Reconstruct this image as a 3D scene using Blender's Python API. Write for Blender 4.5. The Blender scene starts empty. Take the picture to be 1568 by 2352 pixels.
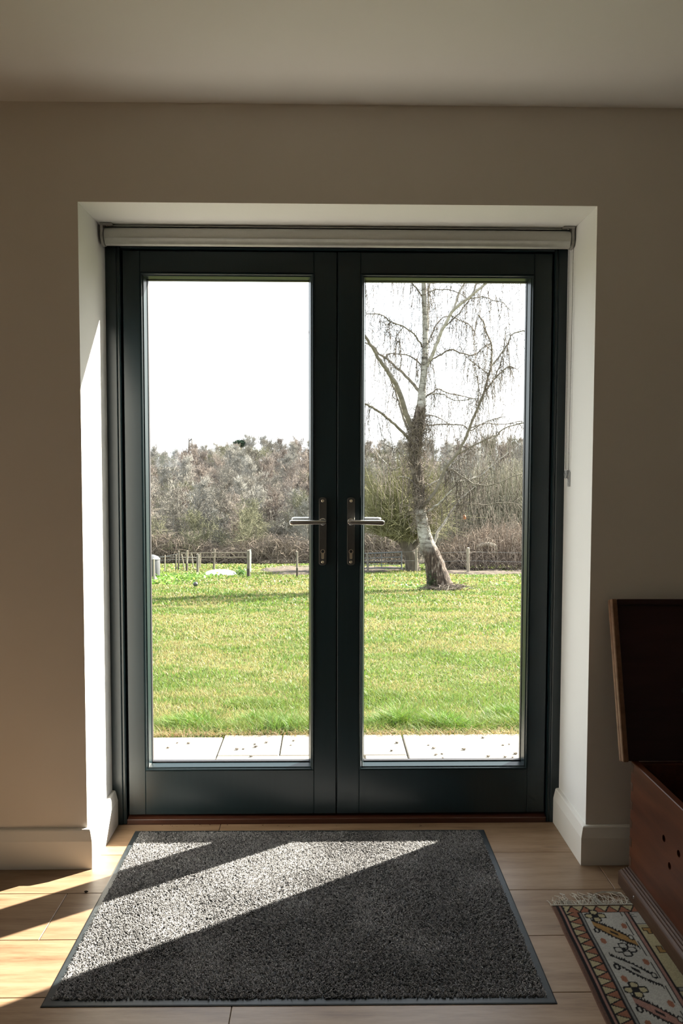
import bpy, math, random
import numpy as np
from mathutils import Vector, Matrix

scene = bpy.context.scene
COL = scene.collection
R = math.radians

# ------------------------------------------------------------------ camera
F_PX = 1837.0
CAM = np.array([-0.0376, -2.4603, 1.2463])
YAW, PITCH, ROLL = 0.0190, 0.0539, 0.0021
_fw = np.array([math.sin(YAW)*math.cos(PITCH), math.cos(YAW)*math.cos(PITCH), -math.sin(PITCH)])
_rt = np.array([math.cos(YAW), -math.sin(YAW), 0.0]); _up = np.cross(_rt, _fw)
_r2 = _rt*math.cos(ROLL) + _up*math.sin(ROLL)
_u2 = -_rt*math.sin(ROLL) + _up*math.cos(ROLL)
cd = bpy.data.cameras.new('camera'); cam = bpy.data.objects.new('camera', cd); COL.objects.link(cam)
cd.sensor_fit = 'VERTICAL'; cd.sensor_height = 36.0; cd.lens = 36.0*F_PX/2352.0
cd.clip_start = 0.05; cd.clip_end = 2000
cam.matrix_world = Matrix(((_r2[0], _u2[0], -_fw[0], CAM[0]), (_r2[1], _u2[1], -_fw[1], CAM[1]),
                           (_r2[2], _u2[2], -_fw[2], CAM[2]), (0, 0, 0, 1)))
scene.camera = cam
scene.cycles.max_bounces = 8; scene.cycles.adaptive_threshold = 0.02

# ------------------------------------------------------------------ sky, sun, exposure
vs = scene.view_settings
vs.view_transform = 'Standard'; vs.look = 'None'; vs.gamma = 1.0; vs.use_curve_mapping = False
vs.exposure = 1.22
SUN_DIR = Vector((-0.8206, -0.5714, -0.650)).normalized()      # the way the light travels
SKY_STRENGTH = 1.6
SUN_STRENGTH = 19.0
world = bpy.data.worlds.new('world'); scene.world = world; world.use_nodes = True
wn, wl = world.node_tree.nodes, world.node_tree.links
wn.clear()
w_out = wn.new('ShaderNodeOutputWorld'); w_bg = wn.new('ShaderNodeBackground')
w_sky = wn.new('ShaderNodeTexSky'); w_sky.sky_type = 'NISHITA'; w_sky.sun_disc = False
w_sky.sun_elevation = math.asin(-SUN_DIR.z); w_sky.sun_rotation = math.atan2(-SUN_DIR.x, -SUN_DIR.y)
w_sky.dust_density = 3.0; w_sky.air_density = 1.0
w_sc = wn.new('ShaderNodeVectorMath'); w_sc.operation = 'SCALE'; w_sc.inputs['Scale'].default_value = 0.10
w_mix = wn.new('ShaderNodeMix'); w_mix.data_type = 'RGBA'; w_mix.inputs[0].default_value = 0.72
w_mix.inputs[7].default_value = (0.91, 0.955, 1.0, 1)         # thin bright haze
wl.new(w_sky.outputs[0], w_sc.inputs[0]); wl.new(w_sc.outputs[0], w_mix.inputs[6])
wl.new(w_mix.outputs[2], w_bg.inputs[0]); w_bg.inputs[1].default_value = SKY_STRENGTH
wl.new(w_bg.outputs[0], w_out.inputs[0])
sd = bpy.data.lights.new('sun', 'SUN'); sd.energy = SUN_STRENGTH; sd.angle = R(0.53); sd.color = (1.0, 0.915, 0.785)
so = bpy.data.objects.new('sun', sd); COL.objects.link(so)
so.rotation_euler = SUN_DIR.to_track_quat('-Z', 'Y').to_euler(); so.location = (20, 15, 18)

# room measures
HALF, HEAD, CEIL = 0.784, 2.0447, 2.3368
XL, XR, YN = -2.5, 2.2, -4.6              # left wall, right wall, wall behind the camera
YF = 0.292                                # face of the door frame
YO = 0.40                                 # outside face of the wall

# ------------------------------------------------------------------ helpers
def ray(x, y): return _fw + _r2*(x-784)/F_PX + _u2*(1176-y)/F_PX
def at_y(x, y, Y): d = ray(x, y); return CAM + d*(Y-CAM[1])/d[1]
def at_z(x, y, Z): d = ray(x, y); return CAM + d*(Z-CAM[2])/d[2]

def ground_z(x, y):
    """height of the land: level by the house, then falling away, then the wooded rise"""
    y = np.asarray(y, float); x = np.asarray(x, float)
    z = np.where(y < 1.5, -0.13, -0.13 - 0.1*(y-1.5))
    z = np.where(y > 35, -3.48 - 0.112*(y-35), z)
    z = np.where(y > 66, -6.952 + (y-66)*0.058, z)
    z = np.where(y > 190, 0.24 + (y-190)*0.0, z)
    z = z + 2.6/(1+np.exp(-(x*150/np.maximum(y, 60)+24)/3.0))*np.clip((y-90)/70, 0, 1)
    return z
def ground_at(px, py):
    d = ray(px, py); t0, t1 = 3.0, 300.0
    for t in np.arange(3.0, 300.0, 0.5):
        p = CAM + d*t
        if p[2] < float(ground_z(p[0], p[1])): t1 = t; t0 = t-0.5; break
    for _ in range(25):
        tm = 0.5*(t0+t1); p = CAM + d*tm
        if p[2] < float(ground_z(p[0], p[1])): t1 = tm
        else: t0 = tm
    return CAM + d*t1

def wloc(o):
    v = Vector((0, 0, 0))
    while o is not None: v = v + o.location; o = o.parent
    return v
def tag(o, label=None, cat=None, group=None, kind=None):
    if label: o['label'] = label
    if cat: o['category'] = cat
    if group: o['group'] = group
    if kind: o['kind'] = kind
    return o
def empty(name, loc, label=None, cat=None, group=None, kind=None):
    o = bpy.data.objects.new(name, None); COL.objects.link(o)
    o.location = Vector([float(c) for c in loc]); o.empty_display_size = 0.05
    return tag(o, label, cat, group, kind)
def add_obj(name, me, parent=None, loc=None):
    o = bpy.data.objects.new(name, me); COL.objects.link(o)
    if parent is not None: o.parent = parent
    if loc is not None: o.location = Vector([float(c) for c in loc])
    return o

class MB:
    def __init__(s): s.v = []; s.f = []
    def add(s, v, f):
        n = len(s.v); s.v += [tuple(map(float, p)) for p in v]; s.f += [tuple(i+n for i in q) for q in f]; return s
    def box(s, x0, x1, y0, y1, z0, z1, b=0.0):
        if b <= 0:
            return s.add([(x0,y0,z0),(x1,y0,z0),(x1,y1,z0),(x0,y1,z0),(x0,y0,z1),(x1,y0,z1),(x1,y1,z1),(x0,y1,z1)],
                     [(0,3,2,1),(4,5,6,7),(0,1,5,4),(1,2,6,5),(2,3,7,6),(3,0,4,7)])
        c = ((x0+x1)/2, (y0+y1)/2, (z0+z1)/2); h = ((x1-x0)/2, (y1-y0)/2, (z1-z0)/2)
        V = []; idx = {}
        for sx in (-1, 1):
            for sy in (-1, 1):
                for sz in (-1, 1):
                    sg = (sx, sy, sz)
                    for a in range(3):
                        p = [c[k] + sg[k]*(h[k] - (0 if k == a else b)) for k in range(3)]
                        idx[sg+(a,)] = len(V); V.append(p)
        Fc = []
        for a in range(3):
            u, w = (a+1) % 3, (a+2) % 3
            for sg in (-1, 1):
                q = []
                for (su, sw) in ((-1,-1), (1,-1), (1,1), (-1,1)):
                    t = [0, 0, 0]; t[a] = sg; t[u] = su; t[w] = sw; q.append(idx[tuple(t)+(a,)])
                Fc.append(tuple(q) if sg > 0 else tuple(reversed(q)))
        for a in range(3):
            u, w = (a+1) % 3, (a+2) % 3
            for su in (-1, 1):
                for sw in (-1, 1):
                    t0 = [0, 0, 0]; t1 = [0, 0, 0]; t0[u] = t1[u] = su; t0[w] = t1[w] = sw; t0[a] = -1; t1[a] = 1
                    q = (idx[tuple(t0)+(u,)], idx[tuple(t1)+(u,)], idx[tuple(t1)+(w,)], idx[tuple(t0)+(w,)])
                    Fc.append(q if su*sw > 0 else tuple(reversed(q)))
        for sx in (-1, 1):
            for sy in (-1, 1):
                for sz in (-1, 1):
                    q = tuple(idx[(sx, sy, sz, a)] for a in range(3))
                    Fc.append(q if sx*sy*sz > 0 else tuple(reversed(q)))
        return s.add(V, Fc)
    def sweep(s, prof, path_frames, close=True, caps=True):
        """prof: list of 2-D points; path_frames: list of functions (a,b)->(x,y,z)"""
        n = len(prof); V = []
        for fr in path_frames: V += [fr(a, b) for a, b in prof]
        Fc = []
        for k in range(len(path_frames)-1):
            for i in range(n if close else n-1):
                j = (i+1) % n
                Fc.append((k*n+i, k*n+j, (k+1)*n+j, (k+1)*n+i))
        if caps:
            Fc.append(tuple(reversed(range(n)))); m = (len(path_frames)-1)*n; Fc.append(tuple(m+i for i in range(n)))
        return s.add(V, Fc)
    def tube(s, pts, rad, sides=6, caps=True):
        v, f = tube_arrays([(pts, rad)], sides, caps); return s.add(v.tolist(), f)
    def lathe(s, c, prof, n=24, axis=2, cap=True):
        V = []
        for r_, h in prof:
            for i in range(n):
                a = 2*math.pi*i/n; p = [0, 0, 0]
                p[axis] = h; p[(axis+1) % 3] = r_*math.cos(a); p[(axis+2) % 3] = r_*math.sin(a)
                V.append((c[0]+p[0], c[1]+p[1], c[2]+p[2]))
        Fc = []
        for k in range(len(prof)-1):
            for i in range(n):
                j = (i+1) % n; Fc.append((k*n+i, k*n+j, (k+1)*n+j, (k+1)*n+i))
        if cap:
            Fc.append(tuple(reversed(range(n)))); m = (len(prof)-1)*n; Fc.append(tuple(m+i for i in range(n)))
        return s.add(V, Fc)
    def extrude(s, poly, y0, y1, axis=1):
        """closed 2-D polygon (x,z) extruded along y"""
        n = len(poly)
        V = [(a, y0, b) for a, b in poly] + [(a, y1, b) for a, b in poly]
        Fc = [tuple(range(n)), tuple(reversed(range(n, 2*n)))]
        for i in range(n):
            j = (i+1) % n; Fc.append((i, n+i, n+j, j))
        return s.add(V, Fc)
    def build(s, name, mat, parent=None, smooth=False, loc=None, angle=40):
        o0 = wloc(parent) if parent is not None else (Vector([float(c) for c in loc]) if loc is not None else Vector((0, 0, 0)))
        me = bpy.data.meshes.new(name)
        me.from_pydata([(p[0]-o0.x, p[1]-o0.y, p[2]-o0.z) for p in s.v], [], s.f)
        fix_normals(me)
        if mat is not None: me.materials.append(mat)
        if smooth: smooth_by_angle(me, angle)
        return add_obj(name, me, parent, None if parent is not None else o0)

def fix_normals(me):
    import bmesh
    bm = bmesh.new(); bm.from_mesh(me); bmesh.ops.recalc_face_normals(bm, faces=bm.faces); bm.to_mesh(me); bm.free()
def smooth_by_angle(me, ang):
    me.polygons.foreach_set('use_smooth', [True]*len(me.polygons))
    try: me.set_sharp_from_angle(angle=R(ang))
    except Exception: pass

def tube_arrays(lines, sides=4, caps=False):
    """lines: [(pts Nx3, radii N or number)] -> verts array, faces list"""
    VV = []; FF = []; base = 0
    ang = np.arange(sides)*2*math.pi/sides; ca, sa = np.cos(ang), np.sin(ang)
    for pts, rad in lines:
        P = np.asarray(pts, float); n = len(P)
        rr = np.full(n, rad, float) if np.isscalar(rad) else np.asarray(rad, float)
        T = np.empty_like(P); T[1:-1] = P[2:]-P[:-2]; T[0] = P[1]-P[0]; T[-1] = P[-1]-P[-2]
        T /= (np.linalg.norm(T, axis=1)[:, None]+1e-12)
        ref = np.array([0., 0, 1]) if abs(T[:, 2]).mean() < 0.8 else np.array([1., 0, 0])
        A = np.cross(T, ref); A /= (np.linalg.norm(A, axis=1)[:, None]+1e-12); B = np.cross(T, A)
        V = P[:, None, :] + rr[:, None, None]*(A[:, None, :]*ca[None, :, None] + B[:, None, :]*sa[None, :, None])
        VV.append(V.reshape(-1, 3))
        for k in range(n-1):
            a = base+k*sides; b = a+sides
            for i in range(sides):
                j = (i+1) % sides; FF.append((a+i, a+j, b+j, b+i))
        if caps:
            FF.append(tuple(base+i for i in reversed(range(sides)))); FF.append(tuple(base+(n-1)*sides+i for i in range(sides)))
        base += n*sides
    return (np.concatenate(VV) if VV else np.zeros((0, 3))), FF

def mesh_tris(name, V, T, mat, colors=None):
    """fast mesh from numpy verts and a numpy array of triangles (optional colour per vertex)"""
    me = bpy.data.meshes.new(name)
    V = np.asarray(V, np.float32); T = np.asarray(T, np.int32); k = T.shape[1]
    me.vertices.add(len(V)); me.vertices.foreach_set('co', V.ravel())
    me.loops.add(T.size); me.loops.foreach_set('vertex_index', T.ravel())
    me.polygons.add(len(T)); me.polygons.foreach_set('loop_start', np.arange(0, T.size, k, dtype=np.int32))
    me.polygons.foreach_set('loop_total', np.full(len(T), k, np.int32))
    if colors is not None:
        at = me.color_attributes.new('tint', 'FLOAT_COLOR', 'POINT')
        c = np.ones((len(V), 4), np.float32); c[:, :3] = colors; at.data.foreach_set('color', c.ravel())
    me.update(calc_edges=True); me.validate()
    me.materials.append(mat)
    return me

def smooth_path(pts, k=4):
    """Catmull-Rom through points (any dimension)"""
    P = np.asarray(pts, float)
    if len(P) < 3: return np.array([P[0]+(P[-1]-P[0])*t for t in np.linspace(0, 1, k+1)])
    Q = np.vstack([2*P[0]-P[1], P, 2*P[-1]-P[-2]]); out = []
    for i in range(1, len(Q)-2):
        p0, p1, p2, p3 = Q[i-1], Q[i], Q[i+1], Q[i+2]
        for t in np.arange(k)/k:
            out.append(0.5*((2*p1)+(-p0+p2)*t+(2*p0-5*p1+4*p2-p3)*t*t+(-p0+3*p1-3*p2+p3)*t**3))
    out.append(P[-1]); return np.array(out)

# ------------------------------------------------------------------ materials
def new_mat(name):
    m = bpy.data.materials.new(name); m.use_nodes = True
    n = m.node_tree.nodes; l = m.node_tree.links
    return m, n, l, n['Principled BSDF'], n['Material Output']
def noise(n, l, scale, detail=4, rough=0.6, vec=None):
    t = n.new('ShaderNodeTexNoise'); t.inputs['Scale'].default_value = scale
    t.inputs['Detail'].default_value = detail; t.inputs['Roughness'].default_value = rough
    if vec is not None: l.new(vec, t.inputs['Vector'])
    return t
def ramp(n, l, fac, stops):
    r = n.new('ShaderNodeValToRGB'); e = r.color_ramp.elements
    while len(e) < len(stops): e.new(0.5)
    for k, (p, c) in enumerate(stops):
        e[k].position = p; e[k].color = (c[0], c[1], c[2], 1)
    l.new(fac, r.inputs[0]); return r
def bump(n, l, b, height, strength=0.2, dist=0.002):
    u = n.new('ShaderNodeBump'); u.inputs['Strength'].default_value = strength; u.inputs['Distance'].default_value = dist
    l.new(height, u.inputs['Height']); l.new(u.outputs[0], b.inputs['Normal']); return u
def coords(n, l, scale=(1, 1, 1), rnd=False, kind='Object'):
    tc = n.new('ShaderNodeTexCoord'); mp = n.new('ShaderNodeMapping'); mp.inputs['Scale'].default_value = scale
    l.new(tc.outputs[kind], mp.inputs['Vector'])
    if rnd:
        oi = n.new('ShaderNodeObjectInfo'); ml = n.new('ShaderNodeMath'); ml.operation = 'MULTIPLY'; ml.inputs[1].default_value = 53.0
        cb = n.new('ShaderNodeCombineXYZ')
        l.new(oi.outputs['Random'], ml.inputs[0])
        for i in range(3): l.new(ml.outputs[0], cb.inputs[i])
        l.new(cb.outputs[0], mp.inputs['Location'])
    return mp.outputs[0]
def varied(name, c0, c1, scale=6, rough=0.6, bump_s=0.0, bump_d=0.002, detail=5, stretch=(1, 1, 1), rnd=False, metal=0.0, spec=0.5, lo=0.3, hi=0.7):
    m, n, l, b, o = new_mat(name)
    vec = coords(n, l, stretch, rnd)
    t = noise(n, l, scale, detail, 0.6, vec)
    r = ramp(n, l, t.outputs['Fac'], [(lo, c0), (hi, c1)])
    l.new(r.outputs[0], b.inputs['Base Color']); b.inputs['Roughness'].default_value = rough
    b.inputs['Metallic'].default_value = metal; b.inputs['Specular IOR Level'].default_value = spec
    if bump_s: bump(n, l, b, t.outputs['Fac'], bump_s, bump_d)
    return m

M = {}
M['wall'] = varied('wall_paint', (0.745, 0.69, 0.62), (0.77, 0.715, 0.645), 3, 0.85, spec=0.2)
M['ceiling'] = varied('ceiling_paint', (0.80, 0.79, 0.765), (0.82, 0.81, 0.785), 2, 0.9, spec=0.2)
M['skirting'] = varied('skirting_paint', (0.77, 0.755, 0.715), (0.80, 0.785, 0.745), 4, 0.45)
M['frame'] = varied('dark_blue_green_paint', (0.0066, 0.0165, 0.0205), (0.0085, 0.0195, 0.0240), 9, 0.30, 0.03, 0.001, stretch=(14, 14, 1))
M['rubber_black'] = varied('black_spacer', (0.010, 0.009, 0.012), (0.016, 0.014, 0.018), 30, 0.5)
M['sill'] = varied('stained_hardwood_sill', (0.045, 0.016, 0.010), (0.075, 0.026, 0.015), 5, 0.35, 0.1, 0.001, stretch=(1, 18, 18))
M['steel'] = varied('brushed_steel', (0.50, 0.49, 0.47), (0.60, 0.59, 0.57), 60, 0.24, 0.02, 0.0005, stretch=(2, 30, 30), metal=1.0)
M['plate_steel'] = varied('satin_plate_steel', (0.15, 0.148, 0.142), (0.20, 0.197, 0.19), 60, 0.33, 0.02, 0.0005, stretch=(30, 30, 2), metal=1.0)
M['brass'] = varied('worn_nickel_brass', (0.62, 0.55, 0.42), (0.74, 0.66, 0.52), 60, 0.34, metal=0.85)
M['keyhole'] = varied('keyhole_dark', (0.008, 0.008, 0.008), (0.014, 0.013, 0.012), 60, 0.6)
M['blind'] = varied('grey_blind_fabric', (0.52, 0.51, 0.475), (0.57, 0.56, 0.52), 400, 0.8, 0.1, 0.0005, spec=0.2)
M['blind_bar'] = varied('pale_aluminium_bar', (0.55, 0.55, 0.53), (0.62, 0.62, 0.60), 40, 0.35, metal=0.4)
M['bracket'] = varied('grey_bracket_plastic', (0.30, 0.295, 0.28), (0.38, 0.37, 0.35), 40, 0.35)
M['chain'] = varied('bead_chain_metal', (0.13, 0.128, 0.118), (0.19, 0.185, 0.17), 80, 0.4, metal=0.3)
M['mat_rubber'] = varied('mat_rubber', (0.017, 0.023, 0.027), (0.026, 0.033, 0.038), 40, 0.45, 0.1, 0.0005)
M['clod'] = varied('dry_mud', (0.02, 0.013, 0.009), (0.05, 0.035, 0.024), 90, 0.9, 0.4, 0.002)

def mat_floor():
    m, n, l, b, o = new_mat('oak_plank')
    vec = coords(n, l, (1.6, 15, 15), True)
    w = noise(n, l, 1.3, 3, 0.5, vec)
    t = noise(n, l, 2.2, 9, 0.62, vec)
    fine = noise(n, l, 13, 6, 0.7, vec)
    mx = n.new('ShaderNodeMix'); mx.data_type = 'FLOAT'; mx.inputs[0].default_value = 0.32
    l.new(t.outputs['Fac'], mx.inputs[2]); l.new(fine.outputs['Fac'], mx.inputs[3])
    r = ramp(n, l, mx.outputs[0], [(0.32, (0.150, 0.088, 0.050)), (0.47, (0.245, 0.158, 0.094)), (0.62, (0.315, 0.215, 0.137))])
    # a few dark knots and drying marks
    v2 = coords(n, l, (2.2, 7.0, 7.0), True); kn = n.new('ShaderNodeTexVoronoi'); kn.inputs['Scale'].default_value = 1.5
    wv = n.new('ShaderNodeVectorMath'); wv.operation = 'ADD'
    wsc = n.new('ShaderNodeVectorMath'); wsc.operation = 'SCALE'; wsc.inputs['Scale'].default_value = 0.45
    l.new(w.outputs['Color'], wsc.inputs[0]); l.new(v2, wv.inputs[0]); l.new(wsc.outputs[0], wv.inputs[1]); l.new(wv.outputs[0], kn.inputs['Vector'])
    kr = ramp(n, l, kn.outputs['Distance'], [(0.03, (1, 1, 1)), (0.16, (0, 0, 0))])
    km = n.new('ShaderNodeMath'); km.operation = 'MULTIPLY'; km.inputs[1].default_value = 0.55; l.new(kr.outputs[0], km.inputs[0])
    m2 = n.new('ShaderNodeMix'); m2.data_type = 'RGBA'; m2.inputs[7].default_value = (0.095, 0.052, 0.029, 1)
    l.new(km.outputs[0], m2.inputs[0]); l.new(r.outputs[0], m2.inputs[6])
    oi = n.new('ShaderNodeObjectInfo'); mr = n.new('ShaderNodeMapRange'); mr.inputs[3].default_value = 0.86; mr.inputs[4].default_value = 1.12
    l.new(oi.outputs['Random'], mr.inputs[0])
    hs = n.new('ShaderNodeHueSaturation'); l.new(mr.outputs[0], hs.inputs['Value']); l.new(m2.outputs[2], hs.inputs['Color'])
    l.new(hs.outputs[0], b.inputs['Base Color']); b.inputs['Roughness'].default_value = 0.40; b.inputs['Specular IOR Level'].default_value = 0.6
    bump(n, l, b, mx.outputs[0], 0.12, 0.001)
    return m
M['floor'] = mat_floor()
M['subfloor'] = varied('joint_dark', (0.10, 0.062, 0.035), (0.14, 0.088, 0.05), 20, 0.9)

def mat_tint(name, rough=0.9, trans=0.0, spec=0.1):
    m, n, l, b, o = new_mat(name)
    a = n.new('ShaderNodeAttribute'); a.attribute_name = 'tint'
    l.new(a.outputs['Color'], b.inputs['Base Color']); b.inputs['Roughness'].default_value = rough; b.inputs['Specular IOR Level'].default_value = spec
    if trans > 0:
        tr = n.new('ShaderNodeBsdfTranslucent'); l.new(a.outputs['Color'], tr.inputs['Color'])
        mx = n.new('ShaderNodeMixShader'); mx.inputs[0].default_value = trans
        l.new(b.outputs[0], mx.inputs[1]); l.new(tr.outputs[0], mx.inputs[2]); l.new(mx.outputs[0], o.inputs['Surface'])
    return m
M['pile'] = mat_tint('mat_pile', 0.9, 0.15)
_pb = M['pile'].node_tree.nodes['Principled BSDF']; _pb.inputs['Sheen Weight'].default_value = 1.0; _pb.inputs['Sheen Roughness'].default_value = 0.4
M['rug'] = mat_tint('rug_wool')
M['grass'] = mat_tint('grass_blade', 0.55, 0.42, 0.3)
M['leaf'] = mat_tint('weed_leaf', 0.5, 0.35, 0.3)

def mat_glass(name='window_glass'):
    m, n, l, b, o = new_mat(name); n.remove(b)
    tr = n.new('ShaderNodeBsdfTransparent'); tr.inputs[0].default_value = (0.965, 0.975, 0.97, 1)
    gl = n.new('ShaderNodeBsdfGlossy'); gl.inputs['Roughness'].default_value = 0.01
    fr = n.new('ShaderNodeFresnel'); ge = n.new('ShaderNodeNewGeometry'); mr = n.new('ShaderNodeMapRange')
    mr.inputs[3].default_value = 1.45; mr.inputs[4].default_value = 1/1.45      # same reflectance on both faces of the sheet
    l.new(ge.outputs['Backfacing'], mr.inputs[0]); l.new(mr.outputs[0], fr.inputs[0])
    mx = n.new('ShaderNodeMixShader'); l.new(fr.outputs[0], mx.inputs[0]); l.new(tr.outputs[0], mx.inputs[1]); l.new(gl.outputs[0], mx.inputs[2])
    l.new(mx.outputs[0], o.inputs['Surface']); return m
M['glass'] = mat_glass()
def mat_clear():
    m, n, l, b, o = new_mat('clear_plastic')
    t = noise(n, l, 30, 2); r = ramp(n, l, t.outputs['Fac'], [(0.3, (0.72, 0.74, 0.75)), (0.7, (0.8, 0.82, 0.83))])
    l.new(r.outputs[0], b.inputs['Base Color']); b.inputs['Roughness'].default_value = 0.12; b.inputs['Transmission Weight'].default_value = 0.55
    return m
M['clear'] = mat_clear()

# ================================================================== THE ROOM
def structure(o, label, cat): return tag(o, label, cat, kind='structure')

# floor: sub-base with one plank object per board
floor = MB().box(XL, XR, YN, YF-0.003+0.006, -0.06, -0.013).build('floor', M['subfloor'])
structure(floor, 'light oak plank floor running across the room', 'floor')
PW = 0.2325; PL = 1.29
row_edges = []
y = -0.161 + PW*2
rows = []
ytop = y
plank_cache = {}
def plank_mesh(lx, ly):
    key = (round(lx, 3), round(ly, 3))
    if key not in plank_cache:
        g = 0.0007
        mb = MB().box(-lx/2+g, lx/2-g, -ly/2+g, ly/2-g, -0.013, 0.0, 0.0011)
        me = bpy.data.meshes.new('plank'); me.from_pydata(mb.v, [], mb.f); fix_normals(me); me.materials.append(M['floor']); plank_cache[key] = me
    return plank_cache[key]
rnd = random.Random(5)
yy = ytop; k = 0
joints = {2: -0.796, 1: 0.821}            # end joints seen: row 2 on the left, row 1 on the right
while yy > YN:
    y1 = min(yy, YF); y0 = max(yy-PW, YN)
    if y1-y0 > 0.01:
        j = joints.get(k, XL + rnd.random()*PL)
        while j > XL: j -= PL
        xs = []
        while j < XR:
            a, b_ = max(j, XL), min(j+PL, XR)
            if b_-a > 0.02:
                add_obj('plank', plank_mesh(b_-a, y1-y0), floor, ((a+b_)/2, (y0+y1)/2, 0))
            j += PL
    yy -= PW; k += 1

# wall with the doorway, one inverted U, and the three others
mb = MB().extrude([(XL, -0.4), (-HALF, -0.4), (-HALF, HEAD), (HALF, HEAD), (HALF, -0.4), (XR, -0.4), (XR, CEIL), (XL, CEIL)], 0.0, YO)
M['reveal'] = varied('reveal_daylight_tint', (0.80, 0.80, 0.79), (0.82, 0.82, 0.81), 3, 0.85, spec=0.2)
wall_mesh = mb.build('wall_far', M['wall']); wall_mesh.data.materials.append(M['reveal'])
for p_ in wall_mesh.data.polygons:                     # jambs and head coloured whiter to stand in for cool daylight on them
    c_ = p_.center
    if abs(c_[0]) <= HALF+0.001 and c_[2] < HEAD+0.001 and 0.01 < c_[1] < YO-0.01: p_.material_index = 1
wall_far = structure(wall_mesh, 'warm off-white plastered wall around the double doors', 'wall')
wall_left = structure(MB().box(XL-0.12, XL, YN, YO, -0.4, CEIL).build('wall_left', M['wall']), 'off-white plastered wall on the left of the room', 'wall')
wall_right = structure(MB().box(XR, XR+0.12, YN, YO, -0.4, CEIL).build('wall_right', M['wall']), 'off-white plastered wall on the right of the room', 'wall')
structure(MB().box(XL-0.12, XR+0.12, YN-0.3, YO, CEIL, CEIL+0.15).build('ceiling', M['ceiling']), 'plain off-white plastered ceiling', 'ceiling')
# wall behind the camera with a wide window
WX0, WX1, WZ0, WZ1 = -2.1, -1.4, 1.20, 2.05
mb = MB()
mb.box(XL-0.12, WX0, YN-0.3, YN, -0.4, CEIL); mb.box(WX1, XR+0.12, YN-0.3, YN, -0.4, CEIL)
mb.box(WX0, WX1, YN-0.3, YN, -0.4, WZ0); mb.box(WX0, WX1, YN-0.3, YN, WZ1, CEIL)
structure(mb.build('wall_near', M['wall']), 'off-white plastered wall behind the viewer', 'wall')
w1 = empty('window_1', ((WX0+WX1)/2, YN-0.15, WZ0), 'wide dark framed window in the wall behind the viewer', 'window', kind='structure')
fm = MB(); t = 0.06
fm.box(WX0, WX1, YN-0.19, YN-0.13, WZ0, WZ0+t); fm.box(WX0, WX1, YN-0.19, YN-0.13, WZ1-t, WZ1)
for xx in (WX0, (WX0+WX1)/2-t/2, WX1-t): fm.box(xx, xx+t, YN-0.19, YN-0.13, WZ0+t, WZ1-t)
fm.build('window_frame', M['frame'], w1)
for a, b_ in ((WX0+t, (WX0+WX1)/2-t/2), ((WX0+WX1)/2+t/2, WX1-t)):
    MB().box(a, b_, YN-0.163, YN-0.157, WZ0+t, WZ1-t).build('pane', M['glass'], w1)
pd = bpy.data.lights.new('window_portal', 'AREA'); pd.shape = 'RECTANGLE'; pd.size = WX1-WX0-0.1; pd.size_y = WZ1-WZ0-0.1; pd.cycles.is_portal = True
po = bpy.data.objects.new('window_portal', pd); COL.objects.link(po); po.location = ((WX0+WX1)/2, YN-0.22, (WZ0+WZ1)/2); po.rotation_euler = (R(90), 0, 0)
pd2 = bpy.data.lights.new('door_portal', 'AREA'); pd2.shape = 'RECTANGLE'; pd2.size = 1.5; pd2.size_y = 1.9; pd2.cycles.is_portal = True
po2 = bpy.data.objects.new('door_portal', pd2); COL.objects.link(po2); po2.location = (0, YO+0.02, 1.05); po2.rotation_euler = (R(-90), 0, 0)

# skirting: profile (out from the wall, up), run along the wall and back into the reveal
SK = [(0, 0), (0.0195, 0), (0.0195, 0.088), (0.0185, 0.092), (0.0125, 0.119), (0.010, 0.1225), (0, 0.124)]
def skirting(sgn, xend, name, label):
    mb = MB()
    fr = [lambda a, b: (xend, -a, b), lambda a, b: (sgn*(HALF-a), -a, b), lambda a, b: (sgn*(HALF-a), YF-0.0005, b)]
    mb.sweep(SK, fr)
    return structure(mb.build(name, M['skirting'], smooth=False), label, 'skirting')
skirting(-1, XL, 'baseboard_left', 'white painted skirting board left of the doors, turning into the reveal')
skirting(1, XR, 'baseboard_right', 'white painted skirting board right of the doors, turning into the reveal')

# ================================================================== DOOR FRAME AND SILL
LX0, LX1 = -0.730, 0.737          # outer edges of the two leaves
LZ0, LZ1 = 0.030, 1.983
frame = empty('door_frame', (0, YF+0.05, 0), 'dark blue-green painted frame fixed in the doorway around both doors', 'door frame', kind='structure')
# jamb profile: (distance from the reveal, depth y)
def jamb(sgn, w, name):
    prof = [(0, YF), (w-0.020, YF), (w-0.018, YF+0.002), (w-0.0165, YF+0.006), (w-0.011, YF+0.006), (w-0.0095, YF+0.0035), (w-0.006, YF+0.0045), (w-0.004, YF+0.014), (w-0.004, YO-0.03), (0, YO-0.03)]
    pr = [(sgn*(HALF-a), b) for a, b in prof]
    MB().sweep(pr, [lambda a, b: (a, b, 0.0), lambda a, b: (a, b, HEAD)]).build(name, M['frame'], frame)
jamb(-1, HALF+LX0, 'jamb'); jamb(1, HALF-LX1, 'jamb')
w = HEAD-LZ1
prof = [(HEAD, YF), (LZ1+0.021, YF), (LZ1+0.019, YF+0.002), (LZ1+0.017, YF+0.006), (LZ1+0.011, YF+0.006), (LZ1+0.0095, YF+0.0035), (LZ1+0.006, YF+0.0045), (LZ1+0.004, YF+0.014), (LZ1+0.004, YO-0.03), (HEAD, YO-0.03)]
MB().sweep(prof, [lambda a, b: (LX0-0.004+0.0001, b, a), lambda a, b: (LX1+0.004-0.0001, b, a)]).build('head', M['frame'], frame)
YS = 0.3632                       # stops behind the leaves
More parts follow.
